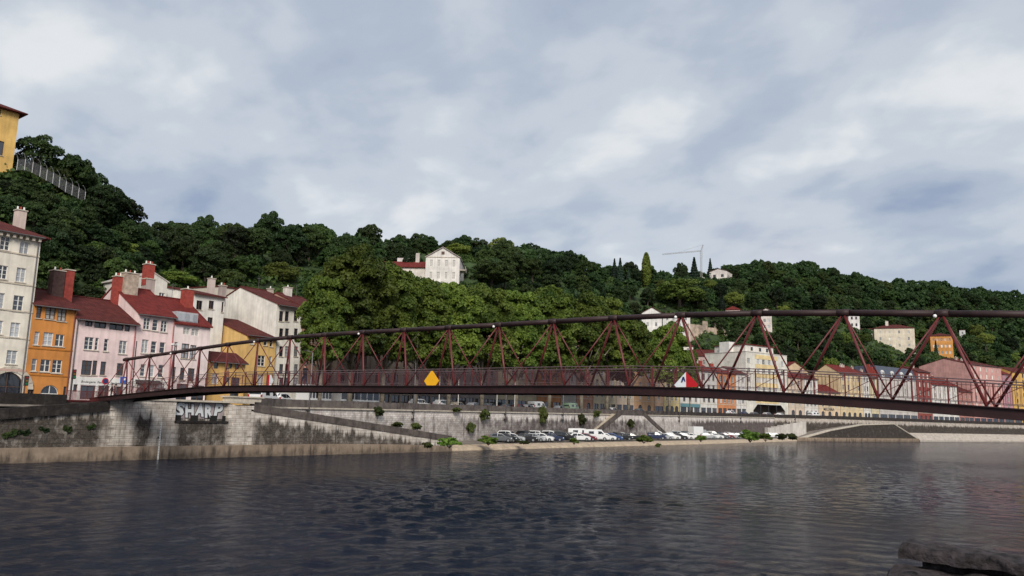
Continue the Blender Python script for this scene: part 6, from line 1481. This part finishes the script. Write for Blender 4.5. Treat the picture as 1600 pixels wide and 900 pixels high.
jl = 60/FPX*Dc; m = MB(); lattice(m, (0, 0, ztop), (-rgt[0]*jl, -rgt[1]*jl, ztop-1.5), .24, 26, .04); link('jib', m.mesh('jib', CRM_), tc_)
m = MB(); lattice(m, (0, 0, ztop), (rgt[0]*1.2, rgt[1]*1.2, ztop+3.5), .2, 5, .045); m.tube((rgt[0]*1.2, rgt[1]*1.2, ztop+3.5), (-rgt[0]*jl*.6, -rgt[1]*jl*.6, ztop-.6), .04, 4); m.tube((rgt[0]*1.2, rgt[1]*1.2, ztop+3.5), (0, 0, ztop*.3), .04, 4); link('tie_tower', m.mesh('tie_tower', CRM_), tc_)
link('ballast', MB().box(-1.5, 1.5, -1.5, 1.5, -.5, 2.2).mesh('ballast', WHITE), tc_)
# ------------------------------------------------------------------ people
def person(label, P, rz, top, legs, stride=.25, h=1.75, arm=.3):
    t = thing('person', label, 'person', tuple(map(float, P)), rz, 'people on the bridge'); s = h/1.75
    V = [(0,0,.95),(0,0,1.15),(0,0,1.38),(0,0,1.50),(.02,0,1.62),(.01,0,1.72), (0,.09,.90),(stride*.55,.10,.50),(stride*.5,.10,.08),(stride*.5+.16,.10,.04), (0,-.09,.90),(-stride*.1,-.10,.50),(-stride*.9,-.10,.10),(-stride*.9+.15,-.10,.04),
         (0,.18,1.40),(-arm*.4,.24,1.14),(-arm*.2,.25,.92),(0,-.18,1.40),(arm*.3,-.24,1.14),(arm*.9,-.24,.95)]
    E_ = [(0,1),(1,2),(2,3),(3,4),(4,5),(0,6),(6,7),(7,8),(8,9),(0,10),(10,11),(11,12),(12,13),(2,14),(14,15),(15,16),(2,17),(17,18),(18,19)]
    Rr = [.15,.14,.16,.06,.095,.085,.10,.065,.045,.04,.10,.065,.045,.04,.07,.05,.035,.07,.05,.035]
    me = bpy.data.meshes.new('body'); me.from_pydata([tuple(c*s for c in v) for v in V], E_, []); o = bpy.data.objects.new('body', me); C.objects.link(o)
    o.modifiers.new('s', 'SKIN'); 
    for k, v in enumerate(me.skin_vertices[0].data): v.radius = (Rr[k]*s*.8, Rr[k]*s); v.use_root = (k == 0)
    sb_ = o.modifiers.new('u', 'SUBSURF'); sb_.levels = 2; sb_.render_levels = 2
    dg = bpy.context.evaluated_depsgraph_get(); m2 = bpy.data.meshes.new_from_object(o.evaluated_get(dg)); bpy.data.objects.remove(o)
    SK = plain('skin', (.45,.26,.19), .6); m2.materials.clear()
    for q in (legs, top, SK): m2.materials.append(q)
    for p in m2.polygons: z = p.center.z/s; p.material_index = 0 if z < .93 else 2 if z > 1.5 or (abs(p.center.y) > .19*s and z < .97) else 1; p.use_smooth = True
    link('body', m2, t)
    link('hair', MB().sphere((-.02*s, 0, 1.70*s), .105*s, 10, 6).mesh('hair', INK, (0,0,0), True), t)
    hm = MB()
    for bx_, by_, bz_ in (V[16], V[19]):
        for k in range(4): hm.tube((bx_+(k-1.5)*.018, by_, bz_), (bx_+.02+(k-1.5)*.02, by_, bz_-.095+abs(k-1.4)*.008), .009, 5, .007)
        hm.tube((bx_+.03, by_, bz_+.01), (bx_+.06, by_, bz_-.04), .010, 5, .008)
    link('fingers', hm.mesh('fingers', SK), t)
BLK = mat('cloth_black', (.012,.012,.016), .9, .2, 4); NAVY = mat('cloth_navy', (.02,.025,.05), .9, .2, 4); TANC = mat('cloth_rust', (.38,.14,.07), .9, .2, 4); GRC = mat('cloth_grey', (.10,.10,.11), .9, .2, 4)
def on_deck(x_, off=1.2):
    for k in range(400):
        y = 80-78*k/400; q = project((XN+off, y, deck_z(y)))
        if q[0] > x_: return (XN+off, y, deck_z(y)-.098)
person('person in black jacket and dark trousers walking across the bridge', on_deck(474, 1.4), rad(95), BLK, NAVY, .34)
person('person in rust coloured top near the left end of the bridge', on_deck(352, 1.3), rad(-80), TANC, GRC, .2, 1.68)
person('person in dark clothes standing at the left landing of the bridge', (float(at_Y(173, 625, 81.3)[0]), 81.3, 5.7), rad(160), BLK, BLK, .1)
person('person in grey clothes beside the dark figure at the left landing', (float(at_Y(179, 625, 81.6)[0]), 81.6, 5.7), rad(150), GRC, NAVY, .15, 1.7)
# ------------------------------------------------------------------ foreground stone of the near parapet
def rough_block(x0, x1, y0, y1, z0, z1, n=(60, 90, 12), amp=.05, seed=1):
    r = np.random.default_rng(seed); m = MB(); ph = r.uniform(0, 6.28, (30, 3)); fr_ = r.normal(size=(30, 3))*np.geomspace(2.5, 45, 30)[:,None]
    def disp(p):
        p = np.array(p); v = sum(math.sin(p @ fr_[k]+ph[k, 0])/(1+.22*np.linalg.norm(fr_[k])) for k in range(30)); return v*amp
    def P(u, v, w_):
        x, y, z = x0+(x1-x0)*u, y0+(y1-y0)*v, z0+(z1-z0)*w_; rd = .05
        e = max(0, w_-.55)/.45; x += (-(2*u-1))*rd*e**2*1.2; y += (-(2*v-1))*rd*e**2*1.2; d = disp((x, y, z)); return (x+d*.8, y+disp((y, z, x))*.8, z+d*(.5+.5*w_))
    def face(f_, a, b_):
        k = len(m.v)
        for i in range(a+1):
            for j in range(b_+1): m.v.append(f_(i/a, j/b_))
        for i in range(a):
            for j in range(b_): q = k+i*(b_+1)+j; m.f.append((q, q+1, q+b_+2, q+b_+1))
    face(lambda u, v: P(u, v, 1), n[0], n[1]); face(lambda u, w_: P(u, 0, w_), n[0], n[2]); face(lambda u, w_: P(u, 1, w_), n[0], n[2]); face(lambda v, w_: P(0, v, w_), n[1], n[2]); face(lambda v, w_: P(1, v, w_), n[1], n[2]); return m
def rockmat():
    m = mat('weathered_parapet_stone', (.042,.034,.036), .9, .7, 5, .9, 26, spec=.25); return m
RK = rockmat()
c0 = at_z(1422, 847, 3.26); cx_, cy_ = float(c0[0]), float(c0[1])
ps = thing('parapet_stone', 'dark weathered stone slabs of the near bank, bottom right corner', 'stone', (cx_, 0, 2.5))
world_part('upper_slab', rough_block(cx_-.75, cx_+.02, -1.4, cy_+.02, 3.07, 3.26, amp=.026, seed=2), RK, ps, True)
world_part('core', MB().box(cx_-.5, cx_-.1, -1.3, cy_-.25, 2.9, 3.12), RK, ps)
world_part('lower_slab', rough_block(cx_-1.6, cx_+.0, -1.5, cy_+.10, 2.45, 2.99, amp=.03, seed=6), RK, ps, True)
